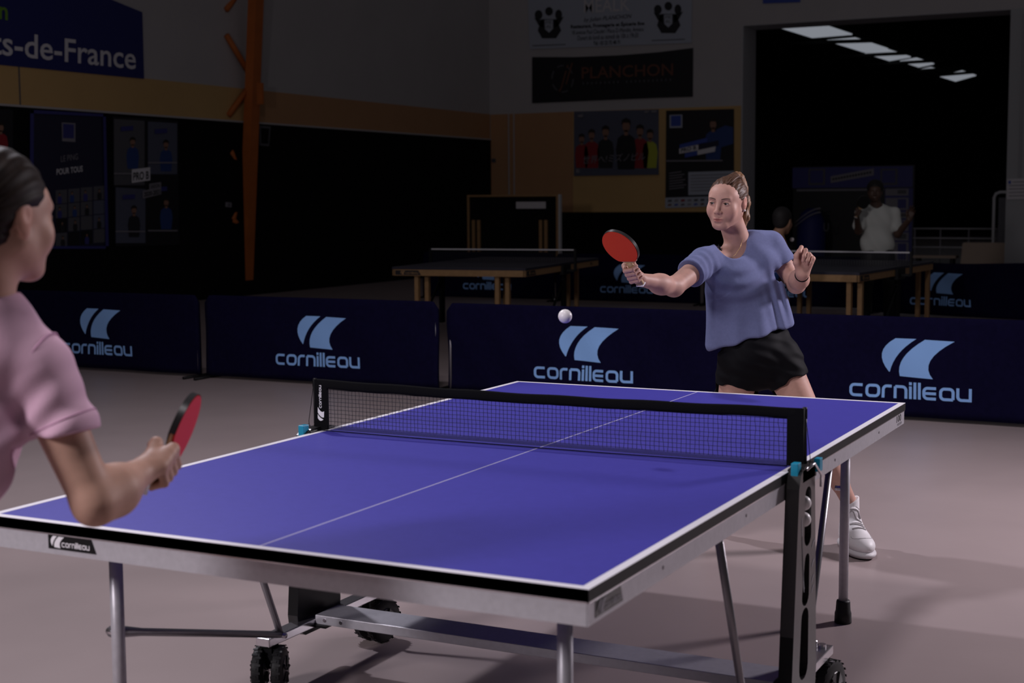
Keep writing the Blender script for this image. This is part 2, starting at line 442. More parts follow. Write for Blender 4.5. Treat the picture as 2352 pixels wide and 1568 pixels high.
wb = struct('wall_back', MB().b2((XL, YR, 0), (-6.93, YR+.8, 7.5)).b2((-2.1, YR, 0), (11, YR+.8, 7.5)).b2((-6.93, YR, 4.70), (-2.1, YR+.8, 7.5)), 'wall_white')
xs_ = onY(1316, 300, YR)[0]
struct('beige_panel', MB().b2((xs_, YR-.012, 1.21), (-6.94, YR+.02, 3.205)), 'wall_beige', wb)
struct('tan_panel', MB().b2((XL+.02, YR-.012, 1.21), (xs_-.004, YR+.02, 3.205)), 'wall_tan', wb)
struct('black_dado', MB().b2((XL+.02, YR-.02, 0), (-6.94, YR+.02, 1.21)), 'wall_black', wb)
struct('opening_jamb', MB().b2((-6.95, YR+.01, 0), (-6.918, YR+.81, 4.7)), 'jamb_grey', wb)
struct('opening_soffit', MB().b2((-6.92, YR+.01, 4.685), (-2.1, YR+.81, 4.71)), 'jamb_grey', wb)
struct('pillar_face', MB().b2((-2.105, YR-.03, 0), (4.5, YR+.02, 4.69)), 'pillar_grey', wb)
for px in (1168, 1180):
    a = onY(px, 262, YR-.03)
    struct('conduit', MB().tube([(a[0], YR-.03, 1.2), (a[0], YR-.03, 3.2)], .014, 8), 'wall_white', wb)
a = onY(2345, 300, YR-.05); struct('conduit', MB().tube([(a[0], YR-.05, 1.8), (a[0], YR-.05, 4.6)], .02, 8), 'rail_white', wb)
# second hall beyond the opening
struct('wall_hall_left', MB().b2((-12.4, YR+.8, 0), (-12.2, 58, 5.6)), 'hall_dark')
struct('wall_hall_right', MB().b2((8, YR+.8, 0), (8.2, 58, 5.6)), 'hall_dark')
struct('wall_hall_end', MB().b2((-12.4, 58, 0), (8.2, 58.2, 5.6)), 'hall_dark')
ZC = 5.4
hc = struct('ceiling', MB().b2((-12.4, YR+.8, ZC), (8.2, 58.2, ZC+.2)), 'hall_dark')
L0, L1 = onZ(1812, 68, ZC), onZ(2195, 187, ZC); R0, R1 = onZ(1918, 62, ZC), onZ(2247, 172, ZC)
for t0, t1, ra, rb in ((-.05, .10, 0, .95), (.15, .34, .1, .8), (.355, .50, .05, .75), (.53, .66, .25, .8), (.70, .74, .1, .5), (.86, .99, .05, .95)):
    q = [L0+(L1-L0)*t+((R0+(R1-R0)*t)-(L0+(L1-L0)*t))*s for t, s in ((t0, ra), (t0, rb), (t1, rb), (t1, ra))]
    q = [np.array([a[0], a[1], ZC-.03]) for a in q]
    MB().add(q+[a+np.array([0, 0, .04]) for a in q], [(0, 1, 2, 3), (7, 6, 5, 4), (0, 4, 5, 1), (1, 5, 6, 2), (2, 6, 7, 3), (3, 7, 4, 0)]).build('skylight_pane', 'skylight', hc)
for t in (.12, .345, .51, .68, .8):
    a = L0+(L1-L0)*(t-.02); b = R0+(R1-R0)*(t+.03)
    MB().tube([(a[0]-.6, a[1], ZC-.12), (b[0]+.5, b[1], ZC-.12)], .05, 6).build('purlin', 'hall_dark', hc)
# orange raking column with lacing
YP = 14.9
base = onY(563, 690, YP); base[2] = 0; top = onY(590, -60, YP)
op = empty('orange_steel_column', (base[0], base[1], 0), label='orange raking steel column with lacing bars beside the left wall', cat='column')
d = nrm(top-base); sx = nrm(np.cross(np.array([0, 1, 0]), d)); sy = np.cross(d, sx)
MB().box((base+top)/2, (.075, .10, np.linalg.norm(top-base)/2), (sx, sy, d)).build('chord', 'orange', op, world=True)
for a, b in (((520, 80), (570, 165)), ((573, 197), (525, 265)), ((548, -15), (520, 22)), ((531, 348), (552, 405)), ((550, 440), (535, 505)), ((556, 520), (535, 505))):
    lf = a if a[0] < b[0] else b; rt = b if a[0] < b[0] else a
    tube_obj('lacing_bar', [onX(lf[0], lf[1], XL+.03), onY(rt[0], rt[1], YP)], .045, 'orange', op, 6, world=True)
g = onY(598, 215, YP-.12); MB().box(g, (.05, .02, .16)).build('gusset', 'orange', op, world=True)
# ------------------------------------------------------------------ wall signs and posters
def wp(wall, px, py, off=0.0):
    if wall == 'L': return onX(px, py, XL+.03+off)
    if wall == 'T': return onX(px, py, XL+.016+off)
    if wall == 'B': return onY(px, py, YR-.012-off)
    return onY(px, py, wall-off)
def sheet(mb, wall, pts, off, th):
    n = len(pts); q = [wp(wall, x, y, off) for x, y in pts]; r = [wp(wall, x, y, off-th) for x, y in pts]
    nr = np.array([1.0, 0, 0]) if wall in ('L', 'T') else np.array([0, -1.0, 0])
    r = [a-nr*th for a in q]
    return mb.add(q+r, [tuple(range(n))[::-1], tuple(range(n, 2*n))]+[(i, (i+1) % n, (i+1) % n+n, i+n) for i in range(n)])
def wtext(mb, wall, s, bl, br, tl, off=.016, bold=0.0, shear=0.0):
    v, f = text2d(s, bold, shear); bl, br, tl = np.array(bl, float), np.array(br, float), np.array(tl, float)
    p0, p1, p2 = wp(wall, *bl, off), wp(wall, *br, off), wp(wall, *tl, off)
    return mb.add([p0+(p1-p0)*q[0]+(p2-p0)*q[1] for q in v], f)
def ell(cx, cy, rx, ry, n=14): return [(cx+rx*math.cos(2*math.pi*i/n), cy+ry*math.sin(2*math.pi*i/n)) for i in range(n)]
def poster(name, label, cat, wall, quad, m, th=.01):
    c = np.mean([wp(wall, x, y) for x, y in quad], 0); lo = min(wp(wall, x, y)[2] for x, y in quad)
    t = empty(name, (c[0], c[1], lo), label=label, cat=cat)
    sheet(MB(), wall, quad, th, th-.001).build('sheet', m, t, world=True)
    return t
def pr_(t, name, wall, polys, m, off=.014):
    mb = MB()
    for p in polys: sheet(mb, wall, p, off, .002)
    return mb.build(name, m, t, world=True)
def tx(t, wall, s, bl, br, tl, m, bold=0.0, shear=0.0, off=.018, name='lettering'):
    return wtext(MB(), wall, s, bl, br, tl, off, bold, shear).build(name, m, t, world=True)
def fig(t, wall, cx, hy, s, shirt, off=.015):
    pr_(t, 'printed_figure', wall, [[(cx-9*s, hy+14*s), (cx-4*s, hy+10*s), (cx+4*s, hy+10*s), (cx+9*s, hy+14*s), (cx+11*s, hy+26*s), (cx+9*s, hy+48*s), (cx-9*s, hy+48*s), (cx-11*s, hy+26*s)]], shirt, off)
    pr_(t, 'printed_face', wall, [ell(cx, hy+1*s, 4.2*s, 6.2*s), [(cx-2*s, hy+5*s), (cx+2*s, hy+5*s), (cx+2*s, hy+11*s), (cx-2*s, hy+11*s)]], 'p_skin', off+.003)
    pr_(t, 'printed_hair', wall, [[(cx-5*s, hy), (cx-4.5*s, hy-6*s), (cx, hy-8.5*s), (cx+4.5*s, hy-6*s), (cx+5*s, hy), (cx+3*s, hy-3*s), (cx-3*s, hy-3*s)]], 'p_hair', off+.006)
# left wall, upper: blue region banner
t = poster('region_banner', 'blue banner lettered ts-de-France high on the left wall', 'banner', 'T', [(-60, -130), (327, 28), (331, 181), (-60, 143)], 'banner_blue')
tx(t, 'T', 'ts-de-France', (-22, 124), (312, 160), (-22, 66), 'print_white', bold=.012)
tx(t, 'T', 'n', (-2, 43), (18, 47), (-2, 14), 'green', bold=.02)
# left wall, lower posters
t = poster('ping_poster', 'dark framed poster reading LE PING POUR TOUS on the black wall', 'poster', 'L', [(70, 252), (243, 262), (250, 571), (68, 571)], 'poster_navy')
pr_(t, 'poster_frame', 'L', [[(70, 252), (243, 262), (243, 268), (70, 260)], [(237, 262), (243, 262), (250, 571), (243, 571)], [(70, 252), (78, 253), (76, 571), (68, 571)], [(68, 565), (250, 565), (250, 571), (68, 571)]], 'frame_blue', .03)
pr_(t, 'emblem', 'L', [[(142, 281), (173, 283), (173, 326), (143, 324)]], 'print_grey')
pr_(t, 'emblem_field', 'L', [[(145, 284), (170, 286), (170, 318), (145, 317)]], 'frame_blue', .017)
tx(t, 'L', 'LE PING', (140, 372), (179, 366), (140, 358), 'print_grey')
tx(t, 'L', 'POUR TOUS', (130, 402), (190, 394), (130, 388), 'print_white', bold=.015)
rr = random.Random(3)
for r_ in range(4):
    for c_ in range(4):
        x = 128+c_*29; y = 428+r_*33+(3-c_)*3
        pr_(t, 'printed_photo', 'L', [[(x, y), (x+26, y-2), (x+26, y+29), (x, y+31)]], rr.choice(['poster_slate', 'print_dim', 'poster_black', 'print_dim', 'poster_black']), .013)
        if rr.random() < .8: fig(t, 'L', x+8+rr.random()*10, y+9, .45, rr.choice(['p_blue', 'print_black', 'frame_blue']), .016)
t = poster('season_poster', 'four-photo poster reading PRO B SAISON 2020-2021 on the black wall', 'poster', 'L', [(259, 267), (409, 277), (412, 562), (266, 566)], 'poster_black')
for k, (x0, y0, x1, y1, m) in enumerate(((262, 273, 332, 425, 'print_dim'), (340, 279, 407, 400, 'poster_slate'), (266, 430, 334, 558, 'poster_slate'), (340, 412, 408, 556, 'poster_black'))):
    pr_(t, 'printed_photo', 'L', [[(x0, y0), (x1, y0+4), (x1, y1), (x0, y1)]], m, .012)
    fig(t, 'L', (x0+x1)/2+8, y0+52, 1.3, 'p_blue' if k in (0, 3, 1) else 'print_black', .015)
    pr_(t, 'net_line', 'L', [[(x0, y1-28), (x1, y1-28), (x1, y1-25), (x0, y1-25)]], 'print_grey', .026)
    pr_(t, 'name_tag', 'L', [[(x0+16, y0+18), (x0+44, y0+16), (x0+44, y0+26), (x0+16, y0+28)]], 'frame_blue', .026)
pr_(t, 'title_plate', 'L', [[(303, 389), (345, 384), (345, 414), (303, 420)]], 'print_white', .028)
tx(t, 'L', 'PRO B', (306, 415), (342, 411), (306, 396), 'print_black', bold=.02, off=.033)
pr_(t, 'year_plate', 'L', [[(343, 422), (370, 418), (370, 446), (328, 456), (328, 438), (343, 435)]], 'print_grey', .028)
tx(t, 'L', 'SAISON', (346, 433), (367, 430), (346, 424), 'print_black', off=.033)
tx(t, 'L', '2020-2021', (331, 452), (368, 445), (331, 441), 'print_black', bold=.02, off=.033)
t = poster('player_poster', 'poster with a red shirted player cut off by the left picture edge', 'poster', 'L', [(-70, 248), (30, 252), (30, 400), (-70, 400)], 'poster_black')
fig(t, 'L', 2, 292, 1.5, 'p_red')
# small fittings on the left wall
t = empty('wall_vent', wp('L', 610, 335), label='small grey vent panel on the black wall beside the orange column', cat='vent')
sheet(MB(), 'L', [(596, 288), (622, 290), (618, 336), (598, 334)], .03, .028).build('panel', 'print_dim', t, world=True)
sheet(MB(), 'L', [(600, 294), (618, 295), (616, 330), (601, 329)], .034, .004).build('grille', 'under_black', t, world=True)
t = empty('light_switch', wp('L', 526, 476), label='small white switch plate on the black wall', cat='switch')
sheet(MB(), 'L', [(520, 464), (532, 465), (532, 476), (520, 475)], .02, .018).build('plate', 'print_grey', t, world=True)
sheet(MB(), 'L', [(524, 467), (529, 467), (529, 473), (524, 473)], .026, .008).build('rocker', 'print_dim', t, world=True)
# back wall banners
t = poster('restaurant_banner', 'pale MEALK restaurant banner with two crests high on the back wall', 'banner', 'B', [(1211, -30), (1590, -40), (1588, 98), (1217, 113)], 'pale_blue')
tx(t, 'B', 'MEALK', (1341, 30), (1447, 24), (1341, 0), 'paper', bold=.01)
tx(t, 'B', 'by Julien PLANCHON', (1341, 53), (1451, 44), (1341, 41), 'print_black', shear=.3)
tx(t, 'B', 'Restaurant, Fromagerie et Épicerie fine', (1311, 68), (1480, 60), (1311, 55), 'print_black', bold=.03)
tx(t, 'B', '18 avenue Paul Claudel / Place D-Mendès, Amiens', (1314, 81), (1478, 73), (1314, 70), 'print_black')
tx(t, 'B', 'Ouvert du lundi au samedi de 10h à 19h30', (1326, 93), (1466, 86), (1326, 82), 'print_black')
tx(t, 'B', 'Tél : 03 22 72 48 71', (1363, 104), (1424, 101), (1363, 95), 'print_black', bold=.02)
for cx, cy in ((1261, 52), (1535, 40)):
    pr_(t, 'crest_mantling', 'B', [ell(cx, cy-26, 9, 10), ell(cx-24, cy-18, 9, 11), ell(cx+22, cy-18, 8, 12), [(cx-26, cy+18), (cx-18, cy-8), (cx+18, cy-8), (cx+28, cy+18), (cx+16, cy+36), (cx-16, cy+36)], [(cx-34, cy-12), (cx-12, cy-4), (cx-14, cy+12), (cx-24, cy+6)], [(cx+34, cy-14), (cx+12, cy-4), (cx+14, cy+12), (cx+24, cy+4)]], 'print_black')
    pr_(t, 'crest_shield', 'B', [[(cx-10, cy-6), (cx+9, cy-7), (cx+9, cy+14), (cx, cy+23), (cx-9, cy+15)]], 'pale_blue', .018)
    tx(t, 'B', 'ME', (cx-7, cy+3), (cx+6, cy+2), (cx-7, cy-4), 'print_dim', off=.022)
    tx(t, 'B', 'AL', (cx-7, cy+13), (cx+6, cy+12), (cx-7, cy+6), 'print_dim', off=.022)
    pr_(t, 'motto_line', 'B', [[(cx-38, cy+52), (cx+38, cy+49), (cx+38, cy+51), (cx-38, cy+54)]], 'print_dim')
t = poster('planchon_banner', 'black PLANCHON banner with copper lettering on the back wall', 'banner', 'B', [(1222, 131), (1320, 131), (1420, 127), (1510, 120), (1592, 110), (1591, 222), (1500, 225), (1222, 237)], 'poster_black')
tx(t, 'B', 'PLANCHON', (1336, 181), (1546, 173), (1336, 154), 'copper', bold=.01)
for i in range(21):
    if i != 9: pr_(t, 'faint_letter', 'B', [[(1338+i*10, 189-i*.42), (1341+i*10, 188.9-i*.42), (1341+i*10, 194-i*.42), (1338+i*10, 194.1-i*.42)]], 'print_dim')
tx(t, 'B', 'jl', (1283, 212), (1312, 208), (1287, 148), 'copper', shear=.4)
for b in [j*math.pi*2/6 for j in range(6)]:
    pr_(t, 'crest_stroke', 'B', [[(1292+26*math.cos(a), 181+32*math.sin(a)) for a in [i*math.pi/10+b for i in range(3)]]+[(1292+23*math.cos(a), 181+29*math.sin(a)) for a in [i*math.pi/10+b for i in (2, 1, 0)]]], 'print_dim')
# back wall posters
t = poster('team_poster', 'wide poster of a line of players in red, black and yellow shirts', 'poster', 'B', [(1318, 256), (1513, 251), (1513, 401), (1318, 404)], 'poster_slate')
for cx, hy, s, sh in ((1336, 318, 1.4, 'p_red'), (1359, 309, 1.6, 'p_red'), (1391, 302, 1.75, 'print_black'), (1470, 300, 1.8, 'p_red'), (1493, 309, 1.6, 'p_yellow'), (1438, 288, 2.1, 'poster_black')):
    fig(t, 'B', cx, hy, s, sh, .014 if cx != 1438 else .026)
pr_(t, 'lower_band', 'B', [[(1318, 391), (1513, 388), (1513, 401), (1318, 404)]], 'poster_slate', .04)
tx(t, 'B', '世界へ!ミズノピル', (1340, 377), (1482, 368), (1340, 358), 'print_grey', off=.045, shear=.2)
pr_(t, 'corner_mark', 'B', [[(1327, 264), (1335, 263), (1341, 259), (1337, 265), (1343, 266), (1336, 269), (1328, 269)], [(1480, 255), (1490, 254), (1490, 258), (1480, 259)], [(1496, 254), (1508, 253), (1508, 258), (1496, 258)], [(1323, 388), (1331, 388), (1331, 397), (1323, 397)]], 'print_grey', .045)
t = poster('pro_b_poster', 'tall poster of a player in blue with a PRO B label, behind the woman', 'poster', 'B', [(1530, 254), (1686, 250), (1686, 471), (1528, 478)], 'poster_black')
pr_(t, 'emblem', 'B', [[(1538, 264), (1567, 263), (1567, 293), (1538, 294)]], 'pale_blue')
pr_(t, 'emblem_field', 'B', [[(1541, 266), (1564, 265), (1564, 289), (1541, 290)]], 'mid_blue', .018)
fig(t, 'B', 1638, 284, 1.75, 'p_blue')
pr_(t, 'printed_shoulder', 'B', [[(1645, 298), (1665, 288), (1684, 292), (1684, 330), (1650, 340)]], 'p_blue', .0155)
pr_(t, 'table_edge', 'B', [[(1530, 368), (1660, 367), (1660, 370), (1530, 371)]], 'print_grey', .036)
pr_(t, 'label_stripe', 'B', [[(1561, 332), (1625, 316), (1625, 326), (1561, 341)], [(1573, 352), (1602, 346), (1602, 356), (1573, 362)]], 'mid_blue', .036)
pr_(t, 'label_plate', 'B', [[(1560, 341), (1604, 332), (1604, 345), (1560, 353)], [(1602, 345), (1644, 336), (1642, 348), (1602, 356)]], 'print_white', .036)
pr_(t, 'label_dark', 'B', [[(1605, 332), (1650, 322), (1650, 334), (1605, 344)]], 'poster_navy', .036)
tx(t, 'B', 'PRO B', (1564, 350), (1599, 343), (1564, 341), 'print_black', bold=.02, off=.042)
pr_(t, 'text_block', 'B', [[(1581, 395), (1686, 392), (1686, 445), (1581, 448)]], 'pale_blue', .018)
for i in range(6): pr_(t, 'text_row', 'B', [[(1586, 402+i*7), (1680, 399+i*7), (1680, 401+i*7), (1586, 404+i*7)]], 'print_grey', .022)
for i in range(7): pr_(t, 'small_text', 'B', [[(1537, 397+i*6), (1565+(i*7) % 12, 393+i*6), (1565+(i*7) % 12, 395+i*6), (1537, 399+i*6)]], 'print_grey', .018)
pr_(t, 'sponsor_strip', 'B', [[(1528, 454), (1686, 449), (1686, 471), (1528, 478)]], 'pale_blue', .018)
for i in range(10):
    x = 1534+i*15
    pr_(t, 'sponsor_mark', 'B', [[(x, 459-i*.4), (x+9, 458-i*.4), (x+9, 463-i*.4), (x, 464-i*.4)]], ['print_dim', 'print_grey', 'p_red', 'print_grey', 'print_dim'][i % 5], .022)
    pr_(t, 'sponsor_mark', 'B', [[(x, 469-i*.4), (x+8, 468-i*.4), (x+8, 472-i*.4), (x, 473-i*.4)]], ['copper', 'mid_blue', 'print_dim', 'print_grey', 'mid_blue'][i % 5], .022)
t = poster('blue_sign', 'blue sign above the hall opening cut by the top edge', 'sign', 'B', [(1752, -30), (1838, -34), (1838, 5), (1752, 8)], 'mid_blue')
t = poster('paper_notice', 'white paper notice on the grey pillar at the right', 'notice', YR-.04, [(2313, 411), (2420, 407), (2420, 456), (2312, 458)], 'paper')
pr_(t, 'mark', YR-.04, [[(2316, 415), (2322, 415), (2322, 422), (2316, 422)]], 'mid_blue')
for i in range(5): pr_(t, 'text_row', YR-.04, [[(2326 if i == 0 else 2317, 417+i*8), (2400, 415+i*8), (2400, 417+i*8), (2326 if i == 0 else 2317, 419+i*8)]], 'print_grey')
t = empty('wall_socket', wp('B', 1134, 374), label='small dim socket on the beige wall near the room corner', cat='socket')
sheet(MB(), 'B', [(1129, 364), (1138, 364), (1138, 373), (1129, 373)], .02, .018).build('plate', 'print_dim', t, world=True)
MB().tube([wp('B', 1133.5, 368.5, .02), wp('B', 1133.5, 368.5, .03)], .015, 10).build('recess', 'print_black', t, world=True)
# ================================================================== FRONT AND FAR BARRIERS
def barrier(label, x0, y0, x1, y1, seed, amp=.006, H=.695, logo=0.0, group=None, sag=0.0):
    L = math.hypot(x1-x0, y1-y0); ang = math.atan2(y1-y0, x1-x0)
    t = empty('court_barrier', ((x0+x1)/2, (y0+y1)/2, 0), ang, label, 'barrier', group)
    rg = random.Random(seed); ph = [rg.uniform(0, 6.3) for _ in range(6)]; fq = [rg.uniform(2.5, 6) for _ in range(3)]
    def wob(x, z):
        e = max(0.0, min(1.0, (H-z)/.25))
        return amp*e*(math.sin(fq[0]*x+5*z+ph[0])+.8*math.sin(fq[1]*1.7*x-7*z+ph[1])+.5*math.sin(fq[2]*3*x+11*z+ph[2]))
    NX, NZ = 56, 14; V = []; F = []; th = .014; r = .055
    for i in range(NX+1):
        x = -L/2+L*i/NX; e = min(x+L/2, L/2-x)
        zt = H - (r-math.sqrt(max(r*r-(r-e)**2, 0)) if e < r else 0) - sag*math.cos(x/L*math.pi)**2
        prof = [(-th, .025+(zt-.014-.025)*j/NZ) for j in range(NZ+1)]+[(-th*math.cos(a), zt-.014+.014*math.sin(a)) for a in (.5, 1.05, 1.57, 2.1, 2.64)]+[(th, .025+(zt-.014-.025)*j/NZ) for j in range(NZ, -1, -1)]
        for (y, z) in prof: V.append((x, y+wob(x, z), z))
    K = len(prof)
    for i in range(NX):
        for j in range(K-1): F.append((i*K+j, i*K+K+j, i*K+K+j+1, i*K+j+1))
        F.append((i*K+K-1, i*K+2*K-1, i*K+K, i*K))
    F.append(tuple(range(K))); F.append(tuple(NX*K+j for j in range(K))[::-1])
    fb = link_mesh('fabric', V, F, 'navy', t, smooth=True)
    zz = lambda x, z: (x, -th+wob(x, z)-.0025, z)
    k = H/.695
    for (v, f) in SAIL:
        link_mesh('sail_mark', [zz(logo+.04-.2465+q[0]*.493, (.550+q[1]*.493)*k) for q in v], f, 'logo_blue', t)
    link_mesh('wordmark', [zz(logo-.40+q[0]*.80, (.146+q[1]*.80)*k) for q in WM_V], WM_F, 'logo_blue', t)
    for s in (-1, 1):
        xx = s*(L/2-.02)
        tube_obj('end_pole', [(xx, 0, .01), (xx, 0, H-.06)], .0085, 'tube_grey', t, 8)
        tube_obj('foot_bar', [(xx, -.20, .013), (xx, .20, .013)], .0125, 'black_plastic', t, 8)
    return t
GB = 'navy court barriers in the front row'
barrier('navy barrier behind the woman in pink, leftmost of the front row', -8.33, 5.99, -6.08, 5.99, 1, .005)
barrier('navy barrier second from the left in the front row', -5.99, 5.97, -3.77, 6.0, 2, .005, H=.70)
barrier('wrinkled navy barrier left of the woman in blue, under the flying ball', -3.70, 6.03, -1.41, 6.02, 5, .011, H=.69)
barrier('navy barrier right of the woman in blue, at the right picture edge', -1.34, 6.0, .99, 6.0, 8, .008, H=.69)
for x, lb in ((-8.33, 'far barrier seen under the wooden-legged table on the left'), (-6.10, 'far barrier behind the red bat of the woman in blue'), (-3.85, 'far barrier mostly hidden behind the woman in blue')):
    barrier(lb, x-1.10, 15.45, x+1.10, 15.45, int(x*7), .006)
fb_ = at(2185, 677, 17.9)
barrier('sagging far barrier at the right edge behind the second table', fb_[0]-1.06, fb_[1]+.32, fb_[0]+1.06, fb_[1]-.32, 21, .016, sag=.03, logo=-.13)
# ================================================================== MAIN TABLE
TB = empty('table_tennis_table', (0, 0, 0), label='blue table tennis table with silver frame and black side panels', cat='table')
HX, HY = .7625, 1.37
for s in (-1, 1):
    y0, y1 = (.003, HY) if s > 0 else (-HY, -.003)
    tp = MB().b2((-HX+.001, y0, .7365), (HX-.001, y1, .76)).build('top_half', 'blue_top', TB)
    ye = y1 if s > 0 else y0
    for lo, hi in (((-HX+.02, min(ye, ye-s*.02), .7595), (HX-.02, max(ye, ye-s*.02), .7606)),):
        MB().b2(lo, hi).build('end_line', 'line_white', tp)
    for sx in (-1, 1):
        MB().b2((sx*HX-(.02 if sx > 0 else 0), y0, .7595), (sx*HX+(.02 if sx < 0 else 0), y1, .7606)).build('side_line', 'line_white', tp)
    MB().b2((-.0018, min(ye-s*.02, s*.003), .7595), (.0018, max(ye-s*.02, s*.003), .7604)).build('centre_line', 'line_thin', tp)
    # black edge band
    MB().b2((-HX, min(ye, ye-s*.012), .7355), (HX, max(ye, ye-s*.012), .7595)).build('edge_band', 'band_black', TB)
    for sx in (-1, 1):
        MB().b2((sx*HX, y0+(.0 if s > 0 else .012), .7355), (sx*(HX-.012), y1-(.012 if s > 0 else 0), .7595)).build('edge_band', 'band_black', TB)
        MB().b2((sx*(HX-.003), y0+.004, .688), (sx*(HX-.022), y1-.004, .7355)).build('apron_rail', 'steel', TB)
        MB().b2((sx*(HX-.001), y0+.004, .7325), (sx*(HX-.01), y1-.004, .7357)).build('apron_lip', 'chrome', TB)
        for yy in (.42, .98):
            MB().tube([(sx*(HX-.004), s*yy, .712), (sx*(HX-.0015), s*yy, .712)], .004, 8).build('rivet', 'tube_grey', TB)
    MB().b2((-HX+.006, ye-s*.003, .688), (HX-.006, ye-s*.022, .7355)).build('apron_rail', 'steel', TB)
    MB().b2((-HX+.004, ye-s*.001, .7325), (HX-.004, ye-s*.01, .7357)).build('apron_lip', 'chrome', TB)
    MB().b2((-HX+.022, s*.02, .69), (HX-.022, s*.045, .7355)).build('inner_rail', 'tube_grey', TB)
# maker's plates
def plate(o, ux, uz, nrm_, w_, h_, cutx, scale=1.0, mk='print_white', body='band_black'):
    o = np.array(o, float); ux = np.array(ux, float); uz = np.array(uz, float); n_ = np.array(nrm_, float)
    pl_ = MB().prism([(0, 0), (w_, 0), (w_-cutx, h_), (0, h_)], o, ux, uz, -n_*.001+n_*.002).build('maker_plate', body, TB)
    for (v, f) in SAIL: link_mesh('sail_mark', [o+n_*.003+ux*(.008+q[0]*.042)+uz*(h_*.93+q[1]*.05) for q in v], f, mk, pl_)
    link_mesh('wordmark', [o+n_*.003+ux*(.042+q[0]*.082)+uz*(h_*.22+q[1]*.095) for q in WM_V], WM_F, mk, pl_)
plate((-.576, -HY+.003, .700), (1, 0, 0), (0, 0, 1), (0, -1, 0), .142, .033, .014)
plate((HX-.003, -1.335, .697), (0, 1, 0), (0, 0, 1), (1, 0, 0), .135, .033, .012, mk='print_grey', body='black_gloss')
for s_, a, h_ in (('100', (1.245, .706), .024), ('INDOOR', (1.255, .694), .008)):
    v, f = text2d(s_); link_mesh('model_lettering', [(HX-.0022, a[0]+q[0]*.07, a[1]+q[1]*h_) for q in v], f, 'print_black', TB)
# legs, struts, bars
for sx in (-1, 1):
    for sy in (-1, 1):
        ly = 1.125 if sy < 0 else 1.185; lx = .60
        lg = tube_obj('leg', [(sx*lx, sy*ly, .05), (sx*lx, sy*ly, .715)], .0165, 'tube_grey' if False else 'steel', TB, 16)
        MB().lathe((sx*lx, sy*ly, 0), (0, 0, 1), [(.021, 0), (.030, .002), (.029, .035), (.026, .045), (.024, .075), (.0225, .08)], 16).build('rubber_foot', 'rubber', lg, smooth=True)
        b0 = (sx*.72, sy*.30, .185); zb = .435
        if sy < 0:
            e0 = np.array([sx*(lx+.022), sy*ly, zb]); e1 = np.array([sx*.715, sy*.30, .19]); tube_obj('leg_bar', [e0, e0*.93+e1*.07, e0*.85+e1*.15, e1], [.014, .014, .0105, .0105], 'tube_grey', TB, 12)
        MB().tube([(sx*lx, sy*ly, zb), (sx*(lx+.032), sy*ly, zb)] if sy < 0 else [(sx*(lx-.034), sy*ly, .475), (sx*lx, sy*ly, .475)], .009, 10).build('pivot_bolt', 'chrome', TB, smooth=True)
        tube_obj('strut', [(sx*.72, sy*.30, .19), (sx*.72, sy*.318, .235), (sx*.72, sy*.53, .715)], .0105, 'tube_grey', TB, 12)
        MB().tube([(sx*.695, sy*.305, .19), (sx*.745, sy*.305, .19)], .008, 10).build('pivot_bolt', 'chrome', TB, smooth=True)
    # base rail
    rl = MB().b2((sx*.735, -.335, .155), (sx*.785, .335, .182), .003).build('base_rail', 'chrome', TB)
    for sy in (-1, 1):
        MB().tube([(sx*.76, sy*.30, .182), (sx*.76, sy*.30, .192)], .012, 10).build('bolt', 'chrome', rl)
        MB().b2((sx*.76-.02, sy*.30-.018, .085), (sx*.76+.02, sy*.30+.018, .155)).build('caster_fork', 'black_plastic', TB)
        ax = nrm((1, (.45 if sy < 0 else -.20), 0))
        for e in (-1, 1):
            c0 = np.array([sx*.76, sy*.30, .076])+ax*e*.030
            tm = MB().lathe(c0-ax*.016, ax, [(.045, 0), (.064, .001), (.0725, .006), (.0735, .016), (.0725, .026), (.064, .031), (.045, .032)], 36)
            px_, py_ = perp(ax)
            for q in range(40):
                a = 2*math.pi*q/40; rd = px_*math.cos(a)+py_*math.sin(a); tg = -px_*math.sin(a)+py_*math.cos(a)
                tm.box(c0+rd*.0735+ax*(.006 if q % 2 else -.006), (.0085, .0034, .0011), (ax, tg, rd))
            wh = tm.build('wheel', 'rubber', TB); smooth_by_angle(wh, 40)
            hb = MB().lathe(c0-ax*.018, ax, [(.010, -.002), (.040, .0), (.044, .004), (.044, .032), (.040, .036), (.010, .038)], 24)
            for q in range(5):
                a = 2*math.pi*q/5; rd = px_*math.cos(a)+py_*math.sin(a)
                for o_ in (-.019, .019): hb.tube([c0+rd*.008+ax*o_, c0+rd*.042+ax*o_], .005, 6)
            hb.build('hub', 'black_gloss', wh)
# crossbeam
MB().b2((-.735, -.095, .166), (.735, .035, .195), .002).build('crossbeam', 'steel', TB)
MB().b2((-.765, -.105, .158), (-.69, .05, .166)).build('beam_plate', 'black_plastic', TB)
MB().b2((.69, -.105, .158), (.765, .05, .166)).build('beam_plate', 'black_plastic', TB)
for xx in (-.70, -.64, .64): MB().tube([(xx, -.097, .181), (xx, -.09, .181)], .006, 8).build('bolt', 'chrome', TB)
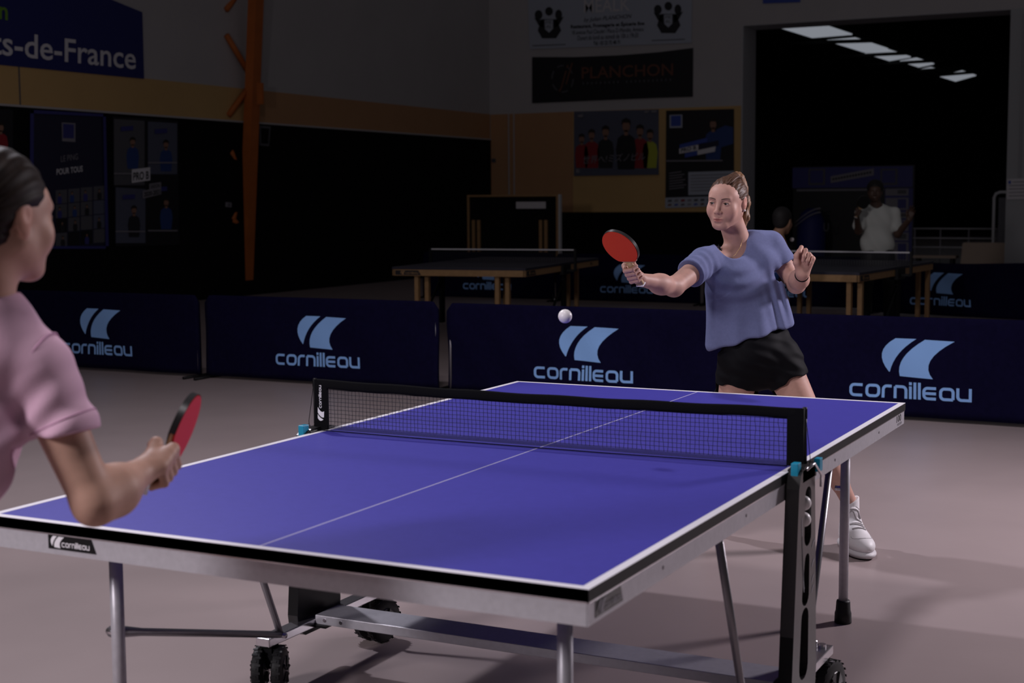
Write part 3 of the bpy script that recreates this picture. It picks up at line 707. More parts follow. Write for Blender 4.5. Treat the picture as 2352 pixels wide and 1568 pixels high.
# side panels with slots
def stadium(p, q, r0, r1, n=7):
    p, q = np.array(p), np.array(q); d = nrm(q-p); nn = np.array([-d[1], d[0]]); out = []
    for i in range(n+1):
        a = math.pi*i/n; out.append(tuple(q+nn*r1*math.cos(a)+d*r1*math.sin(a)))
    for i in range(n+1):
        a = math.pi*i/n; out.append(tuple(p-nn*r0*math.cos(a)-d*r0*math.sin(a)))
    return out
XF = .80
def yz(px, py): q = onX(px, py, XF); return (q[1], q[2])
for sx in (-1, 1):
    outer = [(-.045, .772), (.022, .772), (.042, .75), (.052, .60), (.075, .20), (.07, .15), (.05, .13), (-.09, .13), (-.118, .15), (-.124, .20), (-.083, .72), (-.07, .755)]
    holes = [stadium((-.010, .580), (-.010, .690), .027, .024), stadium((-.022, .420), (-.012, .515), .027, .018), stadium((-.030, .228), (-.024, .360), .034, .028)]
    outer = [(y*1.2, z) for y, z in outer]; holes = [[(y*1.25, z) for y, z in hh] for hh in holes]
    v, f = poly_holes(outer, holes, .036)
    pn = link_mesh('side_panel', [(sx*(XF-.018+(q[2])), q[0], q[1]) for q in v], f if sx > 0 else [g[::-1] for g in f], 'black_gloss', TB)
    MB().b2((sx*.765, -.083, .7), (sx*(XF-.001), -.05, .745)).build('hinge_block', 'black_plastic', pn)
    MB().prism(outer, (sx*.763, 0, 0), (0, 1, 0), (0, 0, 1), (sx*.002, 0, 0)).build('back_plate', 'black_plastic', pn)
    # front housing darker shell
    MB().prism([(-.0995, .715), (-.090, .715), (-.138, .20), (-.149, .20)], (sx*.764, 0, 0), (0, 1, 0), (0, 0, 1), (sx*.0355, 0, 0)).build('front_shell', 'black_plastic', pn)
    for k in range(3):
        pts = [(-.073+.004*k-.012*math.sin(t*2.2)+.035*t*(1+.25*k), .640-.05*k-.17*t) for t in [i/8 for i in range(9)]]
        pts = [q for q in pts if q[0] < -.040 or q[1] > .60]
        rv, rf = ribbon(pts, .0045); link_mesh('printed_stripe', [(sx*(XF+.0008), q[0], q[1]) for q in rv], rf, 'print_grey', pn)
    for k, zc in enumerate((.555, .50, .455, .425)):
        pts = [(.052-.022*t, zc-.016*t*t+.002*k) for t in [i/6 for i in range(7)]]
        rv, rf = ribbon(pts, .006); link_mesh('printed_arc', [(sx*(XF+.0008), q[0], q[1]) for q in rv], rf, 'print_grey', pn)
    # latch hardware
    MB().b2((sx*.772, -.085, .742), (sx*.792, -.055, .786), .002).build('latch_lever', 'cyan', pn)
    MB().b2((sx*.795, .055, .742), (sx*.812, .085, .778), .002).build('latch_lever', 'cyan', pn)
    tube_obj('latch_wire', [(sx*.805, -.05, .765), (sx*.812, 0, .775), (sx*.815, .06, .735), (sx*.81, .075, .70)], .004, 'chrome', pn, 6)
    MB().b2((sx*.758, -.07, .728), (sx*.80, .07, .768), .004).build('top_bracket', 'black_plastic', pn)
for k, (lb, zz) in enumerate((('white ball in the slot of the side panel, upper of two', .668), ('white ball in the slot of the side panel, lower of two', .6235))):
    b = MB().sphere((0, 0, 0), .02, 24).build('table_tennis_ball', 'ball', None, smooth=True); b.location = (.788, -.0125, zz); tag(b, lb, 'ball', 'balls stored in the side panel')
# net set
NT = empty('table_net', (0, 0, .76), label='black net with posts across the blue table', cat='net')
def nb(name, lo, hi, m, bev=0): return MB().b2(lo, hi, bev).build(name, m, NT, world=True)
sagf = lambda x: 0.0
mbt = MB(); N = 60
prof = [(-.004, .893), (-.0055, .9), (-.0055, .917), (-.002, .922), (.002, .922), (.0055, .917), (.0055, .9), (.004, .893)]
V = []; F = []
for i in range(N+1):
    x = -.79+1.58*i/N; s_ = .006*math.cos(x/.79*math.pi/2)
    for y, z in prof: V.append((x, y, z-s_+.001*math.sin(x*23)))
for i in range(N):
    for j in range(8): F.append((i*8+j, i*8+8+j, i*8+8+(j+1) % 8, i*8+(j+1) % 8))
F.append(tuple(range(8))); F.append(tuple(N*8+j for j in range(8))[::-1])
link_mesh('net_tape', V, F, 'net_cloth', NT, smooth=True, world=True)
mb = MB(); nx = 112; rg = random.Random(2)
for i in range(nx+1):
    x = -.74+1.48*i/nx; pts = [(x+rg.uniform(-.0012, .0012)*(1 if i % 5 else 2.0), 0, .776+.122*j/6) for j in range(7)]
    mb.tube(pts, .00075, 4, cap=False)
for j in range(10):
    z = .778+.0125*j
    mb.tube([(-.74+1.48*i/50, 0, z+rg.uniform(-.0006, .0006)-.004*math.cos((-.74+1.48*i/50)/.74*1.57)*j/10) for i in range(51)], .00075, 4, cap=False)
o = mb.build('net_strings', 'net_string', NT, world=True); o['kind'] = 'stuff'
# dense lower hem: many close threads so the table shows through a little
mb = MB()
for j in range(6): mb.tube([(-.74, 0, .7655+.002*j), (.74, 0, .7655+.002*j)], .0006, 4, cap=False)
o = mb.build('net_hem', 'net_string', NT, world=True); o['kind'] = 'stuff'
tube_obj('bottom_cord', [(-.77, -.012, .7635), (-.4, -.02, .7625), (.2, -.02, .7625), (.74, -.006, .764)], .0016, 'net_cloth', NT, 6, world=True)
for sx in (-1, 1):
    V = [(sx*.737, -.005, .764), (sx*.786, -.006, .764), (sx*.792, 0, .764), (sx*.786, .006, .764), (sx*.737, .005, .764)]
    V += [(sx*.737, -.005, .918), (sx*.783, -.006, .921), (sx*.789, 0, .921), (sx*.783, .006, .921), (sx*.737, .005, .918)]
    F = [(4, 3, 2, 1, 0), (5, 6, 7, 8, 9)]+[(j, (j+1) % 5, (j+1) % 5+5, j+5) for j in range(5)]
    if sx < 0: F = [g[::-1] for g in F]
    bd = link_mesh('side_band', V, F, 'net_cloth', NT, world=True)
    tube_obj('post', [(sx*.784, .0, .735), (sx*.784, 0, .924)], .0062, 'black_plastic', NT, 10, world=True)
    tube_obj('tension_cord', [(sx*.786, -.004, .91), (sx*.795, -.006, .85), (sx*.803, -.01, .79), (sx*.80, -.01, .75)], .001, 'net_cloth', NT, 6, world=True)
    MB().b2((sx*.762, -.012, .733), (sx*.80, .012, .765), .002).build('clamp', 'black_plastic', NT, world=True)
    for (v, f) in SAIL: link_mesh('sail_mark', [(sx*.762+.004-.013-q[1]*.045, -.0072, .79+q[0]*.045) for q in v], f, 'print_white', NT, world=True) if sx < 0 else None
    if sx < 0: link_mesh('wordmark', [(sx*.762+.006-q[1]*.075, -.0072, .832+q[0]*.072) for q in WM_V], WM_F, 'print_white', NT, world=True)
# the ball in play
b = MB().sphere((0, 0, 0), .02, 32).build('table_tennis_ball', 'ball', None, smooth=True); b.location = Vector(at(1298, 726, 4.2)); tag(b, 'white ball in flight above the net', 'ball')
# ================================================================== SECOND AND THIRD TABLES
def club_table(name, label, near, along, inset=.30):
    # near: world xy of the near right-hand corner, along: unit direction of the long side
    L, W_, Hh = 2.74, 1.525, .76
    ang = math.atan2(along[1], along[0])-math.pi/2          # local +y runs along the long side, local x to the right
    t = empty(name, (near[0], near[1], 0), ang, label, 'table')
    for s in (0, 1):
        tp = MB().b2((-W_, .003+s*L/2, Hh-.025), (0, (s+1)*L/2-.003, Hh)).build('top_half', 'bg_top', t)
        yy = .0 if s == 0 else L-.02
        MB().b2((-W_, yy, Hh-.0005), (0, yy+.02, Hh+.001)).build('end_line', 'print_dim', tp)
        for x in (-W_, -.02): MB().b2((x, s*L/2, Hh-.0005), (x+.02, (s+1)*L/2, Hh+.001)).build('side_line', 'print_dim', tp)
    for lo, hi in (((-W_+.01, .005, Hh-.092), (-.01, .03, Hh-.026)), ((-W_+.01, L-.03, Hh-.092), (-.01, L-.005, Hh-.026))):
        MB().b2(lo, hi).build('end_apron', 'wood_leg', t)
    for x in (-W_+.005, -.03):
        for a, b in ((.005, L/2-.13), (L/2+.13, L-.005)):
            MB().b2((x, a, Hh-.092), (x+.025, b, Hh-.026)).build('side_apron', 'wood_leg', t)
        MB().b2((x-.03, L/2-.14, Hh-.13), (x+.055, L/2+.14, Hh-.02)).build('hinge_housing', 'black_plastic', t)
        MB().b2((x-.005, L/2-.05, .05), (x+.03, L/2+.05, Hh-.13)).build('centre_upright', 'under_black', t)
        tube_obj('support_tube', [(x+.012, L/2-.05, .55), (x+.012, L/2-.35, .3), (x+.012, L/2-.45, .05)], .016, 'black_plastic', t, 8)
    for x in (-W_+inset, -inset):
        for y in (.13, L-.13):
            for dy in (-.045, .045):
                lg = MB().b2((x-.022+dy*.9, y-.028+dy, .0), (x+.022+dy*.9, y+.028+dy, Hh-.03)).build('leg', 'wood_leg', t)
    # plates
    for o_, ux in (((-.012, .0045, Hh-.085), (-1, 0, 0)), ((-.0045, .05, Hh-.085), (0, 1, 0))):
        n_ = np.array([0, -1.0, 0]) if ux[0] else np.array([1.0, 0, 0]); w_ = .30
        o2 = np.array(o_)+(np.array([-(W_-.05 if ux[0] else 0)+.0, 0, 0]) if ux[0] else 0); ux2 = np.array([1.0, 0, 0]) if ux[0] else np.array(ux, float)
        MB().prism([(0, 0), (w_, 0), (w_-.03, .05), (0, .05)], o2, ux2, (0, 0, 1), n_*.002).build('maker_plate', 'print_black', t)
        for (v, f) in SAIL: link_mesh('sail_mark', [o2+n_*.004+ux2*(.06+q[0]*.06)+np.array([0, 0, .046+q[1]*.075]) for q in v], f, 'wood_leg', t)
        link_mesh('wordmark', [o2+n_*.004+ux2*(.12+q[0]*.15)+np.array([0, 0, .012+q[1]*.16]) for q in WM_V], WM_F, 'wood_leg', t)
    # net
    nt = empty('table_net', t.matrix_world @ Vector((0, 0, 0)), 0, None, None)
    nt.location = Vector((near[0], near[1], 0))+Vector((along[0]*L/2, along[1]*L/2, Hh)); nt.rotation_euler = (0, 0, ang)
    MB().b2((-W_-.12, -.005, .138), (.12, .005, .152)).build('net_tape', 'print_white', nt)
    mb = MB()
    for i in range(62): mb.box((-W_-.11+(W_+.22)*i/61, 0, .075), (.0016, .0016, .07))
    for j in range(8): mb.box((-W_/2, 0, .012+.017*j), (W_/2+.11, .0016, .0016))
    o = mb.build('net_strings', 'net_string', nt); o['kind'] = 'stuff'
    for x in (-W_-.12, .12):
        MB().b2((x-.012, -.02, -.09), (x+.012, .02, .155)).build('post', 'black_plastic', nt)
        MB().b2((min(x, x-math.copysign(.14, x)), -.02, -.10), (max(x, x-math.copysign(.14, x)), .02, -.075)).build('clamp', 'black_plastic', nt)
    return t, nt
nr, fr = onZ(1207, 616, .76), onZ(1376, 592, .76); al = nrm((fr-nr)[:2])
t, nt = club_table('wooden_leg_table', 'dark table with wooden legs in the dim background left of the woman', nr[:2], al)
tag(nt, 'white-taped net on the dim wooden-legged table at left', 'net')
nr2, fr2 = onZ(1974, 626, .76), onZ(2137, 601, .76); al2 = nrm((fr2-nr2)[:2])
t2, nt2 = club_table('wooden_leg_table', 'dark table with wooden legs behind the woman, where the far man plays', nr2[:2], al2, .08)
tag(nt2, 'white-taped net on the table in front of the far man', 'net')
v, f = text2d('850'); Lg = 2.74
link_mesh('model_lettering', [(.001-.004, Lg-.36+q[0]*.09, .69+q[1]*.03) for q in v], f, 'print_black', t)
# folded table standing upright
FY = 19.6
a0, a1 = onY(1076, 620, FY), onY(1284, 620, FY)
t = empty('folded_table', ((a0[0]+a1[0])/2, FY, 0), label='folded table standing on edge with wooden border and white label', cat='table')
hw = (a1[0]-a0[0])/2; zt = onY(1180, 447, FY)[2]
MB().b2((-hw+.03, 0, .15), (hw-.03, .03, zt-.03)).build('underside', 'under_black', t)
MB().b2((-hw, -.03, zt-.035), (hw, .03, zt)).build('border_rail', 'wood_leg', t)
for x in (-hw, hw-.04): MB().b2((x, -.03, .15), (x+.04, .03, zt-.036)).build('border_rail', 'wood_leg', t)
MB().b2((hw, -.02, .5), (hw+.03, .06, zt)).build('top_edge', 'jamb_grey', t)
q0, q1 = onY(1186, 479, FY), onY(1254, 463, FY)
MB().b2((q0[0]-t.location.x, -.012, q0[2]), (q1[0]-t.location.x, -.002, q1[2])).build('white_label', 'paper', t)
for px in (1090, 1102, 1244, 1256):
    q = onY(px, 540, FY)[0]-t.location.x
    MB().b2((q-.028, -.05, onY(1176, 578, FY)[2]), (q+.028, -.012, onY(1176, 505, FY)[2])).build('folded_leg', 'wood_leg', t)
for s in (-1, 1):
    MB().b2((s*hw*.8-.03, -.3, .1), (s*hw*.8+.03, .3, .15)).build('base_bar', 'under_black', t)
    for y in (-.27, .27): MB().lathe((s*hw*.8-.02, y, .05), (1, 0, 0), [(.03, 0), (.05, .005), (.05, .035), (.03, .04)], 16).build('wheel', 'rubber', t)
# ================================================================== BACKGROUND ITEMS
bp_ = onZ(1276, 727, 0); bp_ = at(1276, 700, 17.0); 
bt = empty('water_bottle', (bp_[0], bp_[1], 0), label='clear plastic water bottle standing behind the front barrier', cat='bottle')
zt = at(1276, 685, 17.0)[2]
MB().lathe((0, 0, 0), (0, 0, 1), [(.03, 0), (.034, .01), (.034, zt*.62), (.026, zt*.75), (.013, zt*.86), (.013, zt-.02)], 20).build('body', 'bottle', bt, smooth=True)
MB().lathe((0, 0, 0), (0, 0, 1), [(.016, zt-.022), (.016, zt)], 16).build('cap', 'paper', bt)
# event backdrop behind the man
BY = 25.6
c0 = onY(1820, 600, BY); c1 = onY(2097, 600, BY); ztop = onY(1950, 381, BY)[2]
bd = empty('event_backdrop', ((c0[0]+c1[0])/2, BY, 0), label='blue event backdrop with printed squares behind the far man', cat='backdrop')
bx0 = bd.location.x
MB().b2((c0[0]-bx0, 0, .05), (c1[0]-bx0, .04, ztop)).build('panel', 'poster_black', bd)
for x in (c0[0]-bx0+.2, c1[0]-bx0-.2): MB().b2((x-.04, -.2, 0), (x+.04, .3, .05)).build('foot', 'black_plastic', bd)
def bq(x0, y0, x1, y1, m, nm, off):
    a, b = onY(x0, y1, BY), onY(x1, y0, BY); return MB().b2((a[0]-bx0, -off, a[2]), (b[0]-bx0, -off+.004, b[2])).build(nm, m, bd)
bq(1820, 381, 2097, 432, 'frame_blue', 'blue_header', .006); bq(2030, 432, 2097, 600, 'frame_blue', 'blue_column', .006)
bq(1830, 433, 2030, 439, 'print_grey', 'white_rule', .008)
for x0, x1 in ((1857, 1896), (2022, 2062)):
    bq(x0, 387, x1, 425, 'print_dim', 'emblem', .010); bq(x0+4, 391, x1-5, 420, 'frame_blue', 'emblem_field', .014)
p0, p1, p2 = onY(1908, 418, BY-.014), onY(2007, 400, BY-.014), onY(1908, 407, BY-.014)
MB().prism([(0, 0), (1, 0), (1, 1), (0, 1)], p0-(p2-p0)*.2, p1-p0, (p2-p0)*1.4, (0, .004, 0)).build('strip', 'print_grey', bd, world=True)
for i in range(14): MB().prism([(0, 0), (.045, 0), (.045, .45), (0, .45)], p0+(p1-p0)*(.04+.066*i)+(p2-p0)*.28+np.array([0, -.003, 0]), p1-p0, p2-p0, (0, .002, 0)).build('faint_letter', 'print_black', bd, world=True)
for i, (ya, yb) in enumerate(((433, 449), (454, 482), (487, 501), (505, 530), (534, 552), (556, 600))):
    bq(2034, ya, 2087, yb, 'print_grey', 'sponsor_box', .012); bq(2062, ya+3, 2082, yb-4, 'frame_blue' if i % 2 else 'print_dim', 'sponsor_mark', .016)
# blue equipment cover with arcs
EY = 24.6
e0 = onY(1862, 600, EY)
eq = empty('covered_cart', (e0[0], EY, 0), label='dark blue covered cart with white arcs left of the far man', cat='cart')
wz = onY(1862, 478, EY)[2]; ew = (onY(1890, 600, EY)[0]-onY(1830, 600, EY)[0])/2
MB().lathe((0, 0, 0), (0, 0, 1), [(ew*.8, .05), (ew*1.05, .2), (ew*1.1, wz*.55), (ew, wz*.8), (ew*.75, wz*.93), (ew*.3, wz)], 28).build('cover', 'banner_blue', eq, smooth=True)
for k in range(2):
    pts = [(-ew*.9+ew*1.9*t, -ew*(1.12-.1*t)-.02, wz*(.78-.02*k)+wz*.22*math.sin(t*1.5)-.05*k) for t in [i/10 for i in range(11)]]
    tube_obj('white_arc', pts, [.006+.012*t/10 for t in range(11)], 'print_grey', eq, 6)
for s in (-1, 1): MB().b2((s*ew*.6-.05, -.1, 0), (s*ew*.6+.05, .1, .06)).build('skid', 'black_plastic', eq)
v, f = text2d('U'); q = onY(1893, 525, EY-.3)
link_mesh('letter', [(q[0]-eq.location.x+a[0]*.1, -.34, q[2]+a[1]*.16-.05) for a in v], f, 'print_dim', eq)
# railing
RY = 25.0
r0, r1 = onY(2098, 525, RY), onY(2292, 525, RY)
rl = empty('railing', ((r0[0]+r1[0])/2, RY, 0), label='white tubular railing to the right of the blue backdrop', cat='railing')
for py in (525, 547, 568):
    z = onY(2190, py, RY)[2]; tube_obj('rail', [(r0[0]-rl.location.x, 0, z), (r1[0]-rl.location.x, 0, z)], .016, 'rail_white', rl, 8)
for px in (2101, 2160, 2225, 2289):
    x = onY(px, 525, RY)[0]-rl.location.x; tube_obj('upright', [(x, .02, 0), (x, .02, onY(2190, 525, RY)[2])], .014, 'print_grey', rl, 8)
# white frame and beige board by the pillar
GY = 24.4
g0, g1 = onY(2281, 560, GY), onY(2330, 560, GY); gz = onY(2300, 441, GY)[2]
gf = empty('white_metal_frame', ((g0[0]+g1[0])/2, GY, 0), label='white round-cornered metal frame behind the grey pillar', cat='frame')
hx = (g1[0]-g0[0])/2
tube_obj('hoop', [(-hx, 0, 0), (-hx, 0, gz-.1), (-hx+.03, 0, gz-.03), (-hx+.1, 0, gz), (hx-.1, 0, gz), (hx-.03, 0, gz-.03), (hx, 0, gz-.1), (hx, 0, 0)], .03, 'jamb_grey', gf, 10)
MB().b2((-hx+.08, -.01, .15), (hx-.05, .01, gz-.1)).build('infill', 'print_dim', gf)
h0, h1 = onY(2204, 600, GY-.5), onY(2310, 600, GY-.5); hz = onY(2250, 557, GY-.5)[2]
bo = empty('beige_board', ((h0[0]+h1[0])/2, GY-.5, 0), label='beige board leaning below the railing beside the pillar', cat='board')
hx = (h1[0]-h0[0])/2
MB().prism([(-hx, 0), (hx, 0), (hx, hz), (-hx+.07, hz), (-hx+.04, hz-.02)], (0, 0, 0), (1, 0, 0), (0, .04, 1), (0, .03, 0)).build('panel', 'board_beige', bo)
MB().b2((-hx+.1, .05, 0), (hx-.1, .2, .05)).build('stand', 'black_plastic', bo)
# low beige kerb below the railing
k0, k1 = onY(2108, 590, RY), onY(2205, 590, RY)
kb = empty('low_bench', ((k0[0]+k1[0])/2, RY-.3, 0), label='low pale bench below the railing', cat='bench')
kz = onY(2150, 586, RY-.3)[2]; kw = (k1[0]-k0[0])/2
MB().b2((-kw, -.15, kz-.05), (kw, .15, kz)).build('seat', 'board_beige', kb)
for s in (-1, 1): MB().b2((s*kw*.8-.03, -.12, 0), (s*kw*.8+.03, .12, kz-.05)).build('leg', 'black_plastic', kb)
# small ball in the far rally
b = MB().sphere((0, 0, 0), .02, 20).build('table_tennis_ball', 'ball', None, smooth=True); b.location = Vector(at(1819, 550, 13.4)); tag(b, 'small white ball in the air over the far table', 'ball')
# ================================================================== PEOPLE
def frame(F_, U_):
    F_ = nrm(F_); X_ = nrm(np.cross(F_, U_)); return np.stack([X_, F_, np.cross(X_, F_)])   # rows: right-hand side of the face (x = person's right... see below), forward, up
def head_frame(F_, U_=(0, 0, 1), roll=0.0):
    # rows: x = person's right, y = forward, z = up
    F_ = nrm(F_); X_ = nrm(np.cross(F_, np.asarray(U_, float))); Z_ = np.cross(X_, F_)
    c, s = math.cos(roll), math.sin(roll); return np.stack([c*X_+s*Z_, F_, -s*X_+c*Z_])
def head_prims(o, A, s=1.0):
    L = lambda *p: o+(np.array(p, float)*s)@A
    q = lambda *r: np.array(r)*s
    pr = [el(L(0, -.016, .029), q(.0750, .092, .074), A, .01*s),
          el(L(0, .028, -.024), q(.0615, .062, .078), A, .035*s),
          el(L(0, .050, .036), q(.052, .036, .034), A, .03*s)]
    for x in (-1, 1):
        pr += [rc(L(x*.050, -.004, -.044), L(x*.020, .062, -.090), .020*s, .016*s, .03*s),
               el(L(x*.037, .060, -.030), q(.027, .021, .030), A, .024*s)]
    pr += [el(L(0, .071, -.092), q(.021, .017, .017), A, .022*s),
           el(L(0, .078, -.060), q(.026, .016, .024), A, .018*s),
           rc(L(-.036, .077, .022), L(.036, .077, .022), .009*s, .009*s, .016*s)]
    for x in (-1, 1):
        pr.append(el(L(x*.031, .096, .004), q(.019, .017, .0115), A, .014*s, 's'))
    pr += [rc(L(0, .086, .012), L(0, .106, -.028), .0075*s, .0098*s, .014*s), el(L(0, .107, -.031), q(.0095, .009, .0085), A, .006*s)]
    for x in (-1, 1):
        pr += [el(L(x*.0115, .096, -.034), q(.0075, .010, .0068), A, .006*s), el(L(x*.006, .104, -.0405), q(.0032, .004, .003), A, .003*s, 's'),
               el(L(x*.031, .0765, .003), q(.0145, .0130, .0118), A, .005*s),
               el(L(x*.031, .092, .0025), q(.0128, .012, .0038), A, .003*s, 's')]
    pr += [el(L(0, .0905, -.0615), q(.021, .0085, .0048), A, .005*s), el(L(0, .0895, -.071), q(.0175, .0085, .0060), A, .005*s),
           el(L(0, .100, -.0660), q(.022, .010, .0013), A, .003*s, 's'), el(L(0, .098, -.0815), q(.014, .008, .005), A, .008*s, 's')]
    for x in (-1, 1):
        eA = np.stack([nrm(A[0]-.35*x*A[1]), nrm(A[1]+.35*x*A[0]), A[2]]) if False else A
        pr += [el(L(x*.0755, -.016, .000), q(.0085, .0185, .031), eA, .008*s), el(L(x*.0865, -.010, .006), q(.006, .0105, .016), eA, .004*s, 's'),
               el(L(x*.074, -.010, -.026), q(.006, .009, .010), eA, .006*s)]
    return pr, L
def face_parts(person, head_o, A, s, L, prims):
    for x in (-1, 1):
        e = MB().sphere(L(x*.031, .0745, .003), .0122*s, 20).build('eyeball', 'eye_white', person, smooth=True, world=True)
        MB().sphere(L(x*.031+.0018, .0851, .0020), .0056*s, 16, (1, .45, 1), A).build('iris', 'iris', e, smooth=True, world=True)
        pts = []
        for t in [i/8 for i in range(9)]:
            b0 = L(x*(.013+.036*t), 0, .0205+.0050*math.sin(t*2.4)); yy = np.linspace(.125, .03, 240); P_ = b0+A[1]*(yy[:, None]*s); d_ = evalp(prims, P_); pts.append(P_[np.argmax(d_ < 0)]+A[1]*.0002)
        MB().tube(pts, [.0012*s, .0018*s, .0020*s, .0021*s, .0020*s, .0018*s, .0015*s, .0011*s, .0006*s], 6).build('eyebrow', 'brow', person, smooth=True, world=True)
        pts = [L(x*(.019+.024*t), .0895-.003*t*t-.004*abs(t-.5), .0040+.0040*math.sin(t*math.pi)) for t in [i/8 for i in range(9)]]
        MB().tube(pts, .0010*s, 5).build('eyelash', 'brow', person, smooth=True, world=True)
def skin_col(base, heads):
    base = np.array(base)
    def fn(v):
        c = np.tile(base, (len(v), 1))
        for (o, A, s) in heads:
            q = ((v-o)@A.T)/s
            w_ = np.exp(-(((q[:, 0]/.021)**2+((q[:, 2]+.066)/.0095)**2)**2))*(q[:, 1] > .07)*.75
            c = c*(1-w_[:, None])+np.array([.38, .12, .11])*w_[:, None]
            for x in (-1, 1):
                w2 = np.exp(-(((q[:, 0]-x*.038)/.024)**2+((q[:, 2]+.030)/.024)**2))*(q[:, 1] > .03)*.30
                c = c*(1-w2[:, None])+np.array([.53, .24, .20])*w2[:, None]
                w3 = np.exp(-(((q[:, 0]-x*.080)/.014)**2+((q[:, 1]+.01)/.02)**2+(q[:, 2]/.03)**2))*.5
                c = c*(1-w3[:, None])+np.array([.54, .18, .12])*w3[:, None]
        return c
    return fn
def open_hand(wr, Yd, Zd, side, curls, s=1.0, thumb=None, spread=(.10, .03, -.04, -.12)):
    # wr wrist, Yd finger direction, Zd back of hand, side +1: thumb towards +X = Y x Z
    Yd = nrm(Yd); Zd = nrm(np.asarray(Zd)-Yd*np.dot(Zd, Yd)); Xd = np.cross(Yd, Zd)*side
    A = np.stack([Xd, Yd, Zd]); L = lambda *p: wr+(np.array(p)*s)@A
    pr = [rc(L(.012, .006, 0), L(.026, .080, .002), .016*s, .0115*s, .014*s), rc(L(.004, .006, 0), L(.008, .086, .003), .016*s, .0115*s, .014*s),
          rc(L(-.005, .006, 0), L(-.010, .083, .002), .015*s, .011*s, .014*s), rc(L(-.012, .006, 0), L(-.027, .074, 0), .014*s, .010*s, .014*s)]
    bx_ = ((.026, .080), (.008, .086), (-.010, .083), (-.027, .074)); ln = ((.041, .024, .020), (.045, .027, .021), (.041, .026, .020), (.032, .019, .018))
    tips = []
    for i in range(4):
        p = np.array([bx_[i][0], bx_[i][1], .002]); a = 0; sp = spread[i]; rr_ = (.0092, .0094, .0088, .0078)[i]
        for j in range(3):
            a += math.radians(curls[i][j]); dvec = np.array([math.sin(sp)*math.cos(a), math.cos(sp)*math.cos(a), -math.sin(a)])
            p2 = p+dvec*ln[i][j]; pr.append(rc(L(*p), L(*p2), (rr_-.0006*j)*s, (rr_-.0006*(j+1))*s, .004*s)); p = p2
        tips.append((L(*p), dvec@A))
    th = thumb or ((.018, .018, -.006), (.040, .048, -.018), (.050, .080, -.022), (.046, .104, -.026))
    for (a, b, ra, rb) in zip(th[:-1], th[1:], (.016, .0125, .0105), (.0125, .0105, .0085)): pr.append(rc(L(*a), L(*b), ra*s, rb*s, .009*s))
    return pr, L, tips
def grip_hand(wr, H0, A_, K_, sg, Rh=.0145, s=1.0):
    A_ = nrm(A_); K_ = nrm(np.asarray(K_)-A_*np.dot(K_, A_)); N_ = np.cross(A_, K_)*sg; pr = []
    for sft, r_ in ((.031, .0092), (.0105, .0095), (-.0095, .009), (-.028, .008)):
        pt = lambda th, rad: H0+A_*sft*s+(math.cos(math.radians(th))*K_+math.sin(math.radians(th))*N_)*rad*s
        k0, k1, k2, k3 = pt(-18, .036), pt(52, Rh+.0165), pt(118, Rh+.0115), pt(178, Rh+.0085)
        pr += [rc(wr+A_*sft*.5*s, k0, .0155*s, .0125*s, .014*s), rc(k0, k1, r_*1.12*s, r_*1.06*s, .007*s), rc(k1, k2, r_*1.03*s, r_*.95*s, .0035*s), rc(k2, k3, r_*.93*s, r_*.82*s, .0035*s)]
    pt = lambda th, rad, sft: H0+A_*sft*s+(math.cos(math.radians(th))*K_+math.sin(math.radians(th))*N_)*rad*s
    t0 = wr*.55+pt(-60, .03, .015)*.45; t1 = pt(-75, .036, .030); t2 = pt(-120, .029, .047); t3 = pt(-165, .023, .060)
    pr += [rc(wr, t0, .017*s, .0165*s, .012*s), rc(t0, t1, .0155*s, .0125*s, .01*s), rc(t1, t2, .0118*s, .0105*s, .005*s), rc(t2, t3, .0102*s, .0085*s, .004*s)]
    return pr
